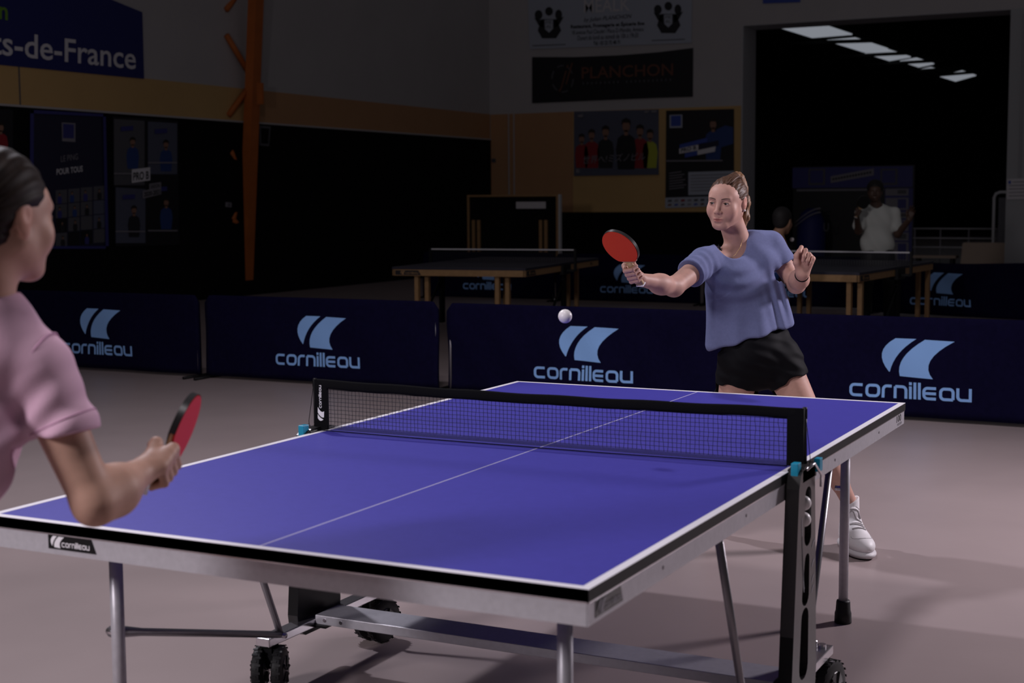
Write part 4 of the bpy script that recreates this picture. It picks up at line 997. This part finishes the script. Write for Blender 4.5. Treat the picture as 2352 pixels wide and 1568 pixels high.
def bat(label, H0, A_, Nf, s=1.0, group=None):
    # H0 handle centre, A_ axis to blade, Nf normal of the red face
    A_ = nrm(A_); Nf = nrm(np.asarray(Nf)-A_*np.dot(Nf, A_)); X_ = np.cross(A_, -Nf)*-1
    t = empty('table_tennis_bat', H0, 0, label, 'bat')
    mt = Matrix(((X_[0], -Nf[0], A_[0]), (X_[1], -Nf[1], A_[1]), (X_[2], -Nf[2], A_[2]))); t.rotation_euler = mt.to_euler()
    if mt.determinant() < 0:
        X_ = -X_; mt = Matrix(((X_[0], -Nf[0], A_[0]), (X_[1], -Nf[1], A_[1]), (X_[2], -Nf[2], A_[2]))); t.rotation_euler = mt.to_euler()
    cz = .128
    def outline(k):
        o = []
        for i in range(41):
            a = math.radians(-58+296*i/40); o.append((.0755*k*math.cos(a), cz+.0795*k*math.sin(a)))
        return o+[(-.016, .048), (.016, .048)]
    MB().prism(outline(1.0), (0, -.003, 0), (1, 0, 0), (0, 0, 1), (0, .006, 0)).build('blade', 'wood', t)
    ro = outline(.985)[:41]+[(-.030, .060), (.030, .060)]
    MB().prism(ro, (0, -.0072, 0), (1, 0, 0), (0, 0, 1), (0, .0042, 0)).build('red_rubber', 'rubber_red', t)
    MB().prism(ro, (0, .003, 0), (1, 0, 0), (0, 0, 1), (0, .0042, 0)).build('black_rubber', 'rubber', t)
    ed = [(p[0]*1.012, p[1]) for p in outline(1.006)[:41]]; V = []; F = []
    for p in ed: V += [(p[0], -.0066, p[1]), (p[0], .0066, p[1])]
    for i in range(40): F.append((2*i, 2*i+1, 2*i+3, 2*i+2))
    link_mesh('edge_tape', V, F, 'black_gloss', t, smooth=True)
    V = []; F = []
    for (z, w_, d_) in ((-.060, .0165, .0115), (-.055, .0175, .0122), (-.02, .0145, .0108), (.03, .0135, .0105), (.05, .0145, .010)):
        for j in range(14):
            a = 2*math.pi*j/14; V.append((w_*math.cos(a), d_*math.sin(a), z))
    for i in range(4):
        for j in range(14): F.append((i*14+j, i*14+(j+1) % 14, i*14+14+(j+1) % 14, i*14+14+j))
    F.append(tuple(range(14))[::-1]); F.append(tuple(56+j for j in range(14)))
    link_mesh('handle', V, F, 'wood', t, smooth=True)
    MB().b2((-.0172, -.0120, -.0655), (.0172, .0120, -.058), .003).build('end_cap', 'print_white', t)
    return t
def shoe(person, toe, heel, s=1.1):
    toe = np.array(toe, float); heel = np.array(heel, float); D = nrm(toe-heel); Ln = np.linalg.norm(toe-heel)/s; X_ = nrm(np.cross(D, (0, 0, 1))); Z_ = np.cross(X_, D)
    A = np.stack([X_, D, Z_]); L = lambda *p: heel+(np.array(p)*s)@A; r = lambda *q: tuple(a*s for a in q)
    sole = [el(L(0, Ln*.69, .016), r(.052, .092, .022), A, .02), el(L(0, Ln*.22, .017), r(.041, .066, .022), A, .04), cut(L(0, Ln/2, .0), -Z_, .4), cut(L(0, Ln/2, .031), Z_, .4)]
    sdf_obj('shoe_sole', sole, .004, 'sole_white', person)
    up = [el(L(0, Ln*.70, .042), r(.047, .084, .038), A, .02), el(L(0, Ln*.24, .052), r(.038, .060, .052), A, .04), rc(L(0, Ln*.58, .062), L(0, Ln*.26, .098), .036*s, .037*s, .03), rc(L(0, Ln*.31, .105), L(0, Ln*.36, .135), .028*s, .024*s, .02), cut(L(0, Ln/2, .026), -Z_, .5),
          el(L(0, Ln*.16, .135), r(.028, .045, .030), A, .008, 's')]
    uo = sdf_obj('shoe_upper', up, .0035, 'shoe_white', person)
    def surf(x, y):
        zz = np.linspace(.17, .02, 200); P_ = L(x, y, 0)+Z_*(zz[:, None]*s); d_ = evalp(up, P_); k = np.argmax(d_ < 0); return P_[k]
    for i in range(6):
        t_ = i/5; y = Ln*(.66-.27*t_); wd = .024-.003*t_
        MB().tube([surf(x*wd, y-.010*(x+1)*(1 if i % 2 else .3)-.004*abs(x))+Z_*.0018 for x in (-1, -.6, -.2, .2, .6, 1)], .0036*s, 6).build('lace', 'lace', uo, smooth=True, world=True)
    MB().tube([surf(.036*math.cos(a), Ln*.735+.040*math.sin(a))+Z_*.0006 for a in [math.pi*(-.05+1.1*i/16) for i in range(17)]], .0016, 5).build('toe_seam', 'lace', uo, smooth=True, world=True)
    for sx in (-1, 1):
        pts = []
        for t in [i/10 for i in range(11)]:
            y = Ln*(.62-.40*t); z = .046+.030*t*t-.010*math.sin(t*3.1); xs = np.linspace(.08, .0, 120); P_ = L(0, y, z)+X_*(sx*xs[:, None]*s); d_ = evalp(up, P_); pts.append(P_[np.argmax(d_ < 0)])
        MB().tube(pts, [.0008+.0022*math.sin(math.pi*(t/10)) for t in range(11)], 6).build('side_swoosh', 'lace', uo, smooth=True, world=True)
    return L
# ------------------------------------------------------------------ woman in the blue shirt
ws = at(1740, 1240, 6.15)
W1 = empty('person', (ws[0], ws[1], 0), label='woman in blue T-shirt and black shorts reaching forward with a red bat', cat='person')
toF = -np.array([CF[0], CF[1], 0]); toF = nrm(toF); imR = np.array([CR[0], CR[1], 0]); imR = nrm(imR)   # towards camera, image right
def mixv(a, b, c): return a*imR+b*toF+np.array([0, 0, c])
HS = .955; ho = at(1669, 464, 6.0)
HA = head_frame(mixv(-.50, .86, -.10), roll=.06)
hp, HL = head_prims(ho, HA, HS)
neck0 = HL(0, -.030, -.06); neck1 = at(1703, 580, 6.12)
shR, shL = at(1618, 603, 6.0), at(1768, 564, 6.14)
elR, wrR = at(1548, 658, 5.83), at(1473, 642, 5.66)
elL, wrL = at(1829, 652, 6.12), at(1843, 630, 5.97)
sp = hp+[rc(neck0, neck1, .049, .055, .035), el(at(1694, 622, 6.11), (.095, .065, .10), np.stack([imR, -toF, [0, 0, 1]]), .04),
         rc(neck1, shR, .042, .040, .04), rc(neck1, shL, .036, .036, .03),
         rc(shR, elR, .046, .038, .03), rc(elR, elR*.55+wrR*.45+np.array([0, 0, -.004]), .0385, .036, .02), rc(elR*.6+wrR*.4, wrR, .036, .0245, .03),
         rc(shL, elL, .045, .037, .03), rc(elL, elL*.5+wrL*.5, .037, .036, .02), rc(elL*.5+wrL*.5, wrL, .036, .0235, .03)]
# bat geometry of the right hand
bh0 = at(1457, 625, 5.60); bA = nrm(-.446*CR+.722*CU-.52*CF)
sp += grip_hand(wrR, bh0, bA, mixv(-.75, -.55, -.2), 1, s=.95)
lh, LH, tips = open_hand(wrL, mixv(.22, .10, 1.0), mixv(.30, -.93, .1), 1, ((42, 58, 25), (66, 85, 40), (78, 90, 45), (84, 90, 45)), .98, thumb=((.018, .018, -.006), (.034, .044, -.022), (.040, .072, -.026), (.036, .094, -.022)))
sp += lh
hipR, hipL = at(1702, 835, 6.14), at(1790, 830, 6.16)
knR, anR = at(1668, 1035, 6.25), at(1622, 1180, 6.48)
knL, anL = at(1872, 990, 6.13), at(1953, 1158, 6.20)
legs = []
for hp_, kn, an in ((hipR, knR, anR), (hipL, knL, anL)):
    back = nrm(np.array([-toF[0], -toF[1], 0]))
    m_ = kn*.68+an*.32+back*.018
    legs += [rc(hp_, kn, .083, .055, .02), rc(kn, m_, .052, .051, .03), rc(m_, kn*.3+an*.7+back*.006, .050, .036, .03), rc(kn*.3+an*.7, an, .036, .031, .02)]
sp += [rc(hipR, hipL, .075, .075, .03), rc(at(1715, 700, 6.16), (hipR+hipL)/2, .08, .085, .04), rc(at(1702, 630, 6.14), at(1715, 700, 6.16), .08, .09, .05)]+legs
skin1 = sdf_obj('body', sp, .0028, 'skin', W1, colfn=skin_col((.52, .30, .245), [(ho, HA, HS)]))
face_parts(W1, ho, HA, HS, HL, hp)
# hair
def hairdisp(v):
    q = (v-ho)@HA.T; a = np.arctan2(q[:, 0], q[:, 2]+.02); b = np.arctan2(q[:, 0], -q[:, 1]+.12)
    return .0008*np.sin(a*30+5*q[:, 1]/.05)+.0005*np.sin(a*61+3*q[:, 2]/.05)
hr = [el(HL(0, -.020, .031), tuple(v*HS for v in (.0800, .0965, .0790)), HA, .01), el(HL(0, -.055, -.01), (.064, .05, .055), HA, .03),
      el(HL(0, .096, -.026), tuple(v*HS for v in (.061, .064, .072)), HA, .014, 's')]
for x in (-1, 1): hr += [el(HL(x*.080, .012, -.040), tuple(v*HS for v in (.030, .054, .048)), HA, .012, 's')]
hr += [rc(HL(0, -.050, .078), HL(.0, -.080, .096), .030, .024, .02)]
hair1 = sdf_obj('hair', hr, .0028, 'hair', W1, disp=hairdisp)
pony = [rc(HL(0, -.080, .096), HL(-.004, -.104, .090), .020, .026, .02), rc(HL(-.004, -.104, .090), HL(-.012, -.122, .055), .026, .027, .02), rc(HL(-.012, -.122, .055), HL(-.028, -.122, -.01), .027, .027, .02),
        rc(HL(-.028, -.122, -.01), HL(-.040, -.104, -.075), .026, .021, .02), rc(HL(-.040, -.104, -.075), HL(-.044, -.088, -.130), .020, .008, .02)]
def ponyd(v):
    q = (v-ho)@HA.T; return .0012*np.sin(q[:, 0]*420+6*np.sin(q[:, 2]*20))+.0008*np.sin(q[:, 0]*900+q[:, 1]*500)
sdf_obj('ponytail', pony, .0028, 'hair_light', W1, disp=ponyd)
MB().tube([HL(.022*math.cos(a), -.081+.012*math.sin(a), .094+.020*math.sin(a)) for a in [i*math.pi/8 for i in range(17)]], .005, 6).build('hair_tie', 'brow', hair1, smooth=True, world=True)
# braid-like rolls along the parting
for k in range(5):
    MB().tube([HL(-.012-.008*math.sin(t*3.1)+k*.0075-.02, .050-.130*t, .072+.036*math.sin(.35+t*2.2)+.002*(k % 2)-.0006*k*k) for t in [i/10 for i in range(11)]], [.003+.0025*math.sin(math.pi*i/10) for i in range(11)], 6).build('hair_roll', 'hair', hair1, smooth=True, world=True)
for x in (-1,): MB().sphere(HL(x*.080, -.008, -.032), .0046, 12).build('earring', 'pearl', W1, smooth=True, world=True)
# blue shirt
spine = nrm(at(1697, 560, 6.11)-at(1735, 790, 6.15)); acr = nrm(nrm(shL-shR)-spine*np.dot(nrm(shL-shR), spine)); TA = np.stack([acr, np.cross(spine, acr), spine])
chest = at(1702, 655, 6.11)
sh = [el(chest, (.150, .108, .145), TA, .03), el(at(1722, 735, 6.14), (.150, .112, .14), TA, .06), el(at(1731, 785, 6.15), (.158, .118, .10), TA, .05), el(at(1690, 640, 6.03), (.10, .06, .085), TA, .05),
      rc(at(1672, 580, 6.08), shR, .052, .058, .05), rc(at(1728, 562, 6.12), shL, .056, .058, .05),
      rc(shR, shR*.50+elR*.50, .060, .061, .025), rc(shL, shL*.46+elL*.54, .058, .060, .025),
      rc(at(1724, 572, 6.09), at(1752, 600, 6.08), .05, .055, .04), rc(at(1716, 556, 6.12), at(1740, 560, 6.12), .045, .05, .03), rc(at(1655, 640, 6.06), at(1648, 790, 6.12), .05, .05, .05), rc(at(1760, 620, 6.13), at(1795, 745, 6.15), .05, .05, .06)]
sh.append(el(at(1681, 553, 6.02), (.068, .105, .076), head_frame(mixv(0, .93, .30), mixv(-.15, 0, 1)), .008, 's'))
hem_n = nrm(np.cross(nrm(at(1820, 747, 6.1)-at(1642, 802, 6.1)), CF)); hem_n = hem_n if hem_n[2] < 0 else -hem_n
sh.append(cut(at(1731, 775, 6.14), hem_n, .5, .012))
for s0, e0, f0, r0 in ((shR, elR, .47, .09), (shL, elL, .52, .085)):
    pc = s0*(1-f0)+e0*f0; d_ = nrm(e0-s0); sh.append(cut(pc, d_, r0, .006)); sh.append(rc(pc+d_*.036, pc+d_*.09, .052, .052, .004, 's'))
nk = at(1690, 560, 6.03)
def folds(v):
    q = v-nk; a = q@imR; b = q[:, 2]; r = np.sqrt((a*1.0)**2+(b+.0)**2)
    front = np.clip((q@toF+.14)/.12, 0, 1)
    u = np.clip((-b-.055)/.05, 0, 1)*np.clip((.26+b)/.1, 0, 1)
    d = -.0034*np.sin((r-.09)*2*np.pi/.062+1.1*np.sin(a*11+1)+.8*np.sin(b*17))*u*np.exp(-(a/.13)**2)*front
    vv = np.clip((-b-.22)/.12, 0, 1)
    d += -.0055*np.sin(a*52+b*14+1.5*np.sin(b*11))*vv*np.clip((a+.1)/.1, .25, 1)
    qa = v-at(1790, 650, 6.1); c_ = qa@imR
    d += -.0060*np.sin((c_*1.0+.28*qa[:, 2])*2*np.pi/.045)*np.exp(-(c_/.055)**2)*np.clip(1-np.abs(qa[:, 2]+.06)/.19, 0, 1)
    qs = v-shR; ts = qs@nrm(elR-shR)
    d += -.0016*np.sin(ts*2*np.pi/.036+4*(qs@np.array([0, 0, 1.0]))*9)*np.exp(-((ts-.05)/.06)**2)*(np.sqrt((qs**2).sum(1)) < .16)
    return d
shirt1 = sdf_obj('t_shirt', sh, .0032, 'shirt_blue', W1, disp=folds)
# collar rib follows the neckline
def ring_on(prims, cen, ax1, ax2, r1, r2, nrm_dir, n=48, off=.002):
    pts = []
    for i in range(n+1):
        a = 2*math.pi*i/n; p = cen+ax1*r1*math.cos(a)+ax2*r2*math.sin(a); best = None
        ts = np.linspace(.35, -.35, 240); P_ = p+nrm_dir*ts[:, None]; d_ = evalp(prims, P_)
        ix = np.argmax(d_ < 0); pts.append(P_[ix]+nrm_dir*off)
    return pts
# black strap under the neckline
MB().tube([at(1650, 562, 6.045), at(1653, 570, 6.03), at(1659, 581, 6.02), at(1666, 591, 6.012)], [.002, .004, .004, .002], 8).build('black_strap', 'shorts', W1, smooth=True, world=True)
# necklace
MB().tube([at(1706, 548, 6.02), at(1700, 568, 6.00), at(1690, 584, 5.99), at(1680, 592, 5.99)], .0009, 5).build('necklace', 'gold', W1, smooth=True, world=True)
# hair band round the left wrist
wb_d = nrm(wrL-elL); wx, wy = perp(wb_d); wc = wrL-wb_d*.012
MB().tube([wc+(wx*math.cos(a)+wy*math.sin(a))*.0275 for a in [i*math.pi/12 for i in range(25)]], .0022, 6).build('wrist_band', 'shorts', W1, smooth=True, world=True)
# shorts
so = [el(at(1742, 812, 6.15), (.160, .115, .095), TA, .04), rc(hipR, hipR*.68+knR*.32, .100, .090, .04), rc(hipL, hipL*.68+knL*.32, .100, .088, .04), el(at(1737, 780, 6.15), (.145, .105, .06), TA, .03)]
for p_, n_ in ((at(1686, 893, 6.1), hipR-knR), (at(1822, 874, 6.1), hipL-knL)):
    so.append(cut(p_, -np.asarray(n_), .118, .006))
    d_ = -nrm(n_); so.append(rc(p_+d_*.062, p_+d_*.12, .080, .080, .004, 's'))
so.append(rc(at(1722, 850, 6.13), at(1752, 850, 6.13), .075, .075, .03)); so.append(rc(at(1730, 862, 6.13), at(1745, 866, 6.13), .05, .05, .02))
def shf(v):
    q = v-at(1742, 820, 6.1); a = q@imR; b = q[:, 2]
    return -.0022*np.sin(a*70+b*45+2*np.sin(b*30))*np.clip(np.abs(a)/.09, .2, 1)-.0012*np.sin(b*140+a*40)
sdf_obj('shorts', so, .0035, 'shorts', W1, disp=shf)
# shoes and socks
toeL = onZ(1992, 1287, 0.0); heelL = toeL-.29*nrm(mixv(.10, .99, 0)); toeL[2] = heelL[2] = .001
SL = shoe(W1, toeL, heelL, 1.16)
sdf_obj('sock', [rc(SL(0, .065, .06), anL+np.array([0, 0, .03]), .038, .0365, .02), cut(anL+np.array([0, 0, .018]), nrm(knL-anL), .1)], .003, 'sock', W1)
heelR = onZ(1612, 1212, 0); toeR = heelR+.285*nrm(mixv(-.35, .9, 0)); heelR[2] = toeR[2] = .001
SR = shoe(W1, toeR, heelR)
sdf_obj('sock', [rc(SR(0, .065, .06), anR+np.array([0, 0, .02]), .036, .0355, .02), cut(anR+np.array([0, 0, .02]), nrm(knR-anR), .1)], .003, 'sock', W1)
bat('bat with red face held out by the woman in blue', bh0, bA, -.516*CR-.688*CU-.51*CF)
# ------------------------------------------------------------------ woman in pink, near left
D2 = 2.6
p0 = at(-60, 900, D2)
W2 = empty('person', (p0[0], p0[1], 0), label='woman in pink T-shirt seen from behind at the left picture edge', cat='person')
ho2 = at(-1, 500, D2); HA2 = head_frame(mixv(.48, -.875, -.06), roll=0.0); hp2, HL2 = head_prims(ho2, HA2, .99)
fw2 = mixv(.45, -.89, 0); rt2 = nrm(np.cross(fw2, (0, 0, 1)))
nk2 = at(-30, 740, D2+.02); sh2 = at(82, 848, D2+.02); el2 = at(218, 1155, D2+.02); wr2 = at(326, 1082, D2+.17)
shl2 = nk2-(sh2-nk2)*np.array([1, 1, -.9])-np.array([0, 0, .0]); shl2[2] = sh2[2]
pel2 = at(-400, 1230, D2); pel2[2] = .86; sp2 = nrm(nk2-pel2)
s2 = hp2+[rc(HL2(0, -.03, -.06), nk2, .050, .050, .03), rc(nk2, sh2, .036, .042, .02), rc(nk2, shl2, .036, .042, .02),
          rc(sh2, el2, .050, .0385, .03), rc(el2, el2*.62+wr2*.38, .0375, .041, .02), rc(el2*.62+wr2*.38, wr2, .041, .0265, .04)]
g0 = at(358, 1073, D2+.225); gA = nrm(.20*CR+.51*CU+.83*CF)
s2 += grip_hand(wr2, g0, gA, .85*CR+.25*CU-.45*CF, 1, s=1.0)
ell2 = shl2-rt2*.10+fw2*.04+np.array([0, 0, -.26]); wrl2 = ell2+fw2*.06-rt2*.08+np.array([0, 0, -.22])
s2 += [rc(shl2, ell2, .048, .038, .03), rc(ell2, wrl2, .039, .026, .03)]
lh2, _, _ = open_hand(wrl2, fw2*.3+np.array([0, 0, -1.0]), -rt2, 1, ((30, 40, 25),)*4, .95); s2 += lh2
for sx in (-1, 1):
    hp_ = pel2+rt2*sx*.09; kn = hp_+fw2*.10+rt2*sx*.06+np.array([0, 0, -.40]); an = np.array([kn[0]-fw2[0]*.10+rt2[0]*sx*.03, kn[1]-fw2[1]*.10+rt2[1]*sx*.03, .10])
    s2 += [rc(hp_, kn, .088, .055, .03), rc(kn, kn*.65+an*.35-fw2*.015, .053, .052, .03), rc(kn*.65+an*.35-fw2*.015, an, .05, .032, .03)]
    he = np.array([an[0], an[1], 0])-fw2*.08; he[2] = .001; SHL = shoe(W2, he+fw2*.28, he)
    sdf_obj('sock', [rc(SHL(0, .075, .07), an+np.array([0, 0, .03]), .036, .036, .02)], .004, 'sock', W2)
sdf_obj('body', s2+[rc(pel2-rt2*.09, pel2+rt2*.09, .09, .09, .05), rc(nk2-sp2*.16, pel2, .06, .08, .03)], .0034, 'skin', W2, colfn=skin_col((.50, .295, .225), [(ho2, HA2, .99)]))
face_parts(W2, ho2, HA2, .99, HL2, hp2)
def hd2(v):
    q = (v-ho2)@HA2.T; a = np.arctan2(q[:, 0], q[:, 2]+.02); return .001*np.sin(a*30+6*q[:, 1]/.05)+.001*np.sin(a*23+9*q[:, 2]/.05)
h2 = [el(HL2(0, -.020, .040), (.082, .099, .087), HA2, .01), el(HL2(0, -.055, -.015), (.066, .052, .060), HA2, .03), el(HL2(0, .094, -.025), (.063, .060, .084), HA2, .012, 's')]
for x in (-1, 1): h2.append(el(HL2(x*.082, .014, -.038), (.032, .055, .054), HA2, .012, 's'))
h2 += [el(HL2(0, -.125, .055), (.042, .040, .042), HA2, .02)]
sdf_obj('hair', h2, .003, 'hair_dark', W2, disp=hd2)
r2_ = nrm(rt2-sp2*np.dot(rt2, sp2)); TA2 = np.stack([r2_, np.cross(sp2, r2_), sp2]); ch2 = (sh2+shl2)/2-sp2*.15
t2s = [el(ch2, (.165, .11, .17), TA2, .03), el(ch2-sp2*.17, (.155, .115, .17), TA2, .06), el(ch2-sp2*.24, (.165, .125, .1), TA2, .05),
       rc(nk2+np.array([0, 0, .0]), sh2, .060, .060, .05), rc(nk2+np.array([0, 0, .0]), shl2, .060, .060, .05), rc(sh2, sh2*.47+el2*.53, .060, .062, .025), rc(shl2, shl2*.5+ell2*.5, .063, .063, .025),
       el(nk2+np.array([0, 0, .075]), (.060, .062, .045), TA2, .008, 's'), cut(ch2-sp2*.29, -sp2, .9, .01)]
for s0, e0 in ((sh2, el2), (shl2, ell2)):
    pc = s0*.51+e0*.49; d_ = nrm(e0-s0+mixv(-.05, 0, 0)); t2s += [cut(pc, d_, .1, .006), rc(pc+d_*.036, pc+d_*.09, .056, .056, .004, 's')]
t2s.insert(3, el(nk2-sp2*.055, (.125, .085, .095), TA2, .04))
def fo2(v):
    q = v-sh2; ts = q@nrm(el2-sh2); a = q@imR
    return -.0035*np.sin(ts*2*np.pi/.07+a*30+1.2*np.sin(a*25))*np.clip(ts/.1, 0, 1)-.003*np.sin(a*28+q[:, 2]*18)
shp = sdf_obj('t_shirt', t2s, .0034, 'shirt_pink', W2, disp=fo2)
def loop_on(prims, c, d, r_out, nseg, off):
    x_, y_ = perp(d); pts = []
    for i in range(nseg+1):
        a = 2*math.pi*i/nseg; dr = x_*math.cos(a)+y_*math.sin(a); ts = np.linspace(r_out, 0, 200); P_ = c+dr*ts[:, None]; dd = evalp(prims, P_)+fo2(P_); k = np.argmax(dd < 0); pts.append(P_[k]+dr*off)
    return pts
dA = nrm(el2-sh2)
MB().tube(loop_on([t2s[6]], sh2+dA*.106, dA, .11, 60, .0004), .0016, 5).build('hem_stitch', 'seam_pink', shp, smooth=True, world=True)
dS = nrm(dA+mixv(.9, 0, .25))
MB().tube(loop_on([t2s[4], t2s[6]], sh2+dA*.0, dS, .14, 60, .0020), .0022, 5).build('shoulder_seam', 'seam_pink', shp, smooth=True, world=True)
so2 = [el(pel2+np.array([0, 0, .0]), (.165, .12, .12), TA2, .04)]
for sx in (-1, 1):
    hp_ = pel2+rt2*sx*.09; kn = hp_+fw2*.10+rt2*sx*.06+np.array([0, 0, -.40]); so2 += [rc(hp_, hp_*.6+kn*.4, .102, .092, .04)]
for sx in (-1, 1):
    hp_ = pel2+rt2*sx*.09; kn = hp_+fw2*.10+rt2*sx*.06+np.array([0, 0, -.40]); so2.append(cut(hp_*.55+kn*.45, kn-hp_, .115, .006))
sdf_obj('shorts', so2, .005, 'shorts', W2)
bat('bat seen edge-on with red face, held by the woman in pink', g0, gA, .87*CR-.43*CU-.16*CF)
# ------------------------------------------------------------------ far man in the white T-shirt
D3 = 17.2
fm = at(2015, 560, D3)
W3 = empty('person', (fm[0], fm[1], 0), label='man in white T-shirt with a raised hand at the far table', cat='person')
o3 = at(2010, 440, D3); A3 = head_frame(mixv(-.25, .95, -.05)); hq3, HL3 = head_prims(o3, A3, 1.05)
n3 = at(2012, 476, D3); sR3, sL3 = at(1978, 492, D3-.02), at(2052, 490, D3); eR3, wR3 = at(1972, 530, D3-.1), at(1968, 498, D3-.3)
eL3, wL3 = at(2062, 537, D3-.05), at(2088, 505, D3-.22); pv3 = at(2016, 590, D3)
s3 = hq3+[rc(HL3(0, -.03, -.06), n3, .052, .06, .03), rc(n3, sR3, .05, .05, .05), rc(n3, sL3, .05, .05, .05), rc(sR3, eR3, .05, .042, .03), rc(eR3, wR3, .042, .03, .03), rc(sL3, eL3, .05, .042, .03), rc(eL3, wL3, .042, .03, .03), rc(n3-np.array([0, 0, .1]), pv3, .1, .1, .05)]
h3, _, _ = open_hand(wL3, mixv(.3, .1, 1), mixv(.3, -.9, 0), 1, ((15, 20, 10), (20, 25, 10), (25, 25, 15), (30, 25, 15)), 1.05); s3 += h3
b30 = wR3+mixv(.0, .06, .05); s3 += grip_hand(wR3, b30, mixv(.45, .1, 1), mixv(-.5, .8, 0), 1)
sdf_obj('body', s3, .006, 'skin_dark', W3)
sdf_obj('hair', [el(HL3(0, -.022, .045), (.095, .110, .095), A3, .01), el(HL3(0, .10, -.03), (.07, .062, .085), A3, .012, 's')]+[el(HL3(x*.09, .014, -.045), (.03, .055, .054), A3, .012, 's') for x in (-1, 1)], .007, 'hair_black', W3, disp=lambda v: .004*np.sin(v[:, 0]*120)*np.sin(v[:, 1]*120)*np.sin(v[:, 2]*120))
A3t = np.stack([imR, -toF, [0, 0, 1.0]]); c3 = at(2015, 510, D3)
sdf_obj('t_shirt', [el(c3, (.215, .13, .2), A3t, .04), el(at(2015, 560, D3), (.20, .13, .2), A3t, .06), rc(n3-np.array([0, 0, .02]), sR3, .06, .07, .05), rc(n3-np.array([0, 0, .02]), sL3, .06, .07, .05), rc(sR3, sR3*.35+eR3*.65, .075, .078, .03), rc(sL3, sL3*.35+eL3*.65, .075, .078, .03), el(n3+np.array([0, 0, .04])+toF*.03, (.075, .08, .06), A3t, .01, 's'), cut(at(2015, 584, D3), (0, 0, -1), .5)], .006, 'tshirt_white', W3, disp=lambda v: -.005*np.sin(v[:, 0]*40+v[:, 2]*25))
tr = [rc(pv3+imR*x*.09, np.array([pv3[0], pv3[1], .5])+imR*x*.13+toF*.06, .1, .075, .03) for x in (-1, 1)]+[rc(np.array([pv3[0], pv3[1], .5])+imR*x*.13+toF*.06, np.array([pv3[0], pv3[1], .06])+imR*x*.14, .07, .06, .03) for x in (-1, 1)]
sdf_obj('trousers', tr+[rc(pv3+imR*.08, pv3-imR*.08, .115, .115, .04)], .008, 'print_black', W3)
for x in (-1, 1):
    f0 = np.array([pv3[0], pv3[1], .04])+imR*x*.14; sdf_obj('shoe', [rc(f0, f0+toF*.18, .04, .036, .02), cut(f0-np.array([0, 0, .04]), (0, 0, -1), .5)], .007, 'print_dim', W3)
bat('dark bat raised by the far man in white', b30, mixv(.45, .1, 1), mixv(-.3, -.9, .1))
# ------------------------------------------------------------------ crouching player behind the woman
D4 = 13.2
cm = at(1770, 600, D4)
W4 = empty('person', (cm[0], cm[1], 0), label='dark-haired player in blue crouching behind the woman in the blue T-shirt', cat='person')
o4 = at(1798, 508, D4); A4 = head_frame(mixv(.55, -.82, -.1)); hq4, HL4 = head_prims(o4, A4, 1.0)
n4 = at(1782, 548, D4); sR4, sL4 = at(1800, 585, D4), at(1728, 565, D4+.02); pv4 = at(1745, 668, D4-.1)
eR4, wR4 = at(1800, 640, D4+.1), at(1770, 640, D4+.3); eL4, wL4 = at(1716, 620, D4+.1), at(1740, 630, D4+.3)
s4 = hq4+[rc(HL4(0, -.03, -.06), n4, .045, .052, .03), rc(n4, sR4, .05, .05, .05), rc(n4, sL4, .05, .05, .05), rc(sR4, eR4, .046, .038, .03), rc(eR4, wR4, .038, .026, .03), rc(sL4, eL4, .046, .038, .03), rc(eL4, wL4, .038, .026, .03), rc(n4-np.array([0, 0, .08]), pv4, .1, .1, .05)]
lg4 = []
for hx_, kx, fx in ((1765, 1797, 1800), (1728, 1690, 1690)):
    hp_ = at(hx_, 672, D4-.1); kn = at(kx, 690, D4+.15); an = np.array([*at(fx, 700, D4+.0)[:2], .09]); lg4 += [rc(hp_, kn, .085, .058, .03), rc(kn, an, .056, .034, .03)]
h4, _, _ = open_hand(wR4, mixv(0, -1, .2), (0, 0, 1), 1, ((30, 40, 20),)*4); h5, _, _ = open_hand(wL4, mixv(.2, -1, .2), (0, 0, 1), -1, ((30, 40, 20),)*4)
sdf_obj('body', s4+lg4+h4+h5, .006, 'skin', W4, colfn=lambda v: np.tile((.34, .19, .12), (len(v), 1)))
sdf_obj('hair', [el(HL4(0, -.022, .04), (.084, .102, .09), A4, .01), el(HL4(0, -.06, -.02), (.06, .045, .055), A4, .03), el(HL4(0, .10, -.03), (.066, .062, .085), A4, .012, 's')]+[el(HL4(x*.086, .014, -.045), (.03, .05, .05), A4, .012, 's') for x in (-1, 1)], .006, 'hair_black', W4)
sdf_obj('t_shirt', [rc(at(1765, 595, D4), at(1748, 650, D4-.06), .15, .13, .05), rc(n4-np.array([0, 0, .03]), sR4, .055, .066, .05), rc(n4-np.array([0, 0, .03]), sL4, .055, .066, .05), rc(sR4, sR4*.5+eR4*.5, .064, .062, .03), rc(sL4, sL4*.5+eL4*.5, .064, .062, .03)], .006, 'shirt_royal', W4)
sdf_obj('shorts', [rc(at(1765, 672, D4-.1), at(1728, 672, D4-.1), .12, .12, .05)]+[rc(at(a, 672, D4-.1), at(a, 672, D4-.1)*.5+at(b, 690, D4+.15)*.5, .1, .088, .04) for a, b in ((1765, 1797), (1728, 1690))], .008, 'shorts', W4)
for fx, ang_ in ((1800, .5), (1690, -.3)):
    f0 = np.array([*at(fx, 700, D4)[:2], .042]); dd = nrm(mixv(ang_, -.85, 0)); sdf_obj('shoe', [rc(f0-dd*.05, f0+dd*.17, .042, .036, .02), cut(f0-np.array([0, 0, .04]), (0, 0, -1), .5)], .006, 'shoe_white', W4)
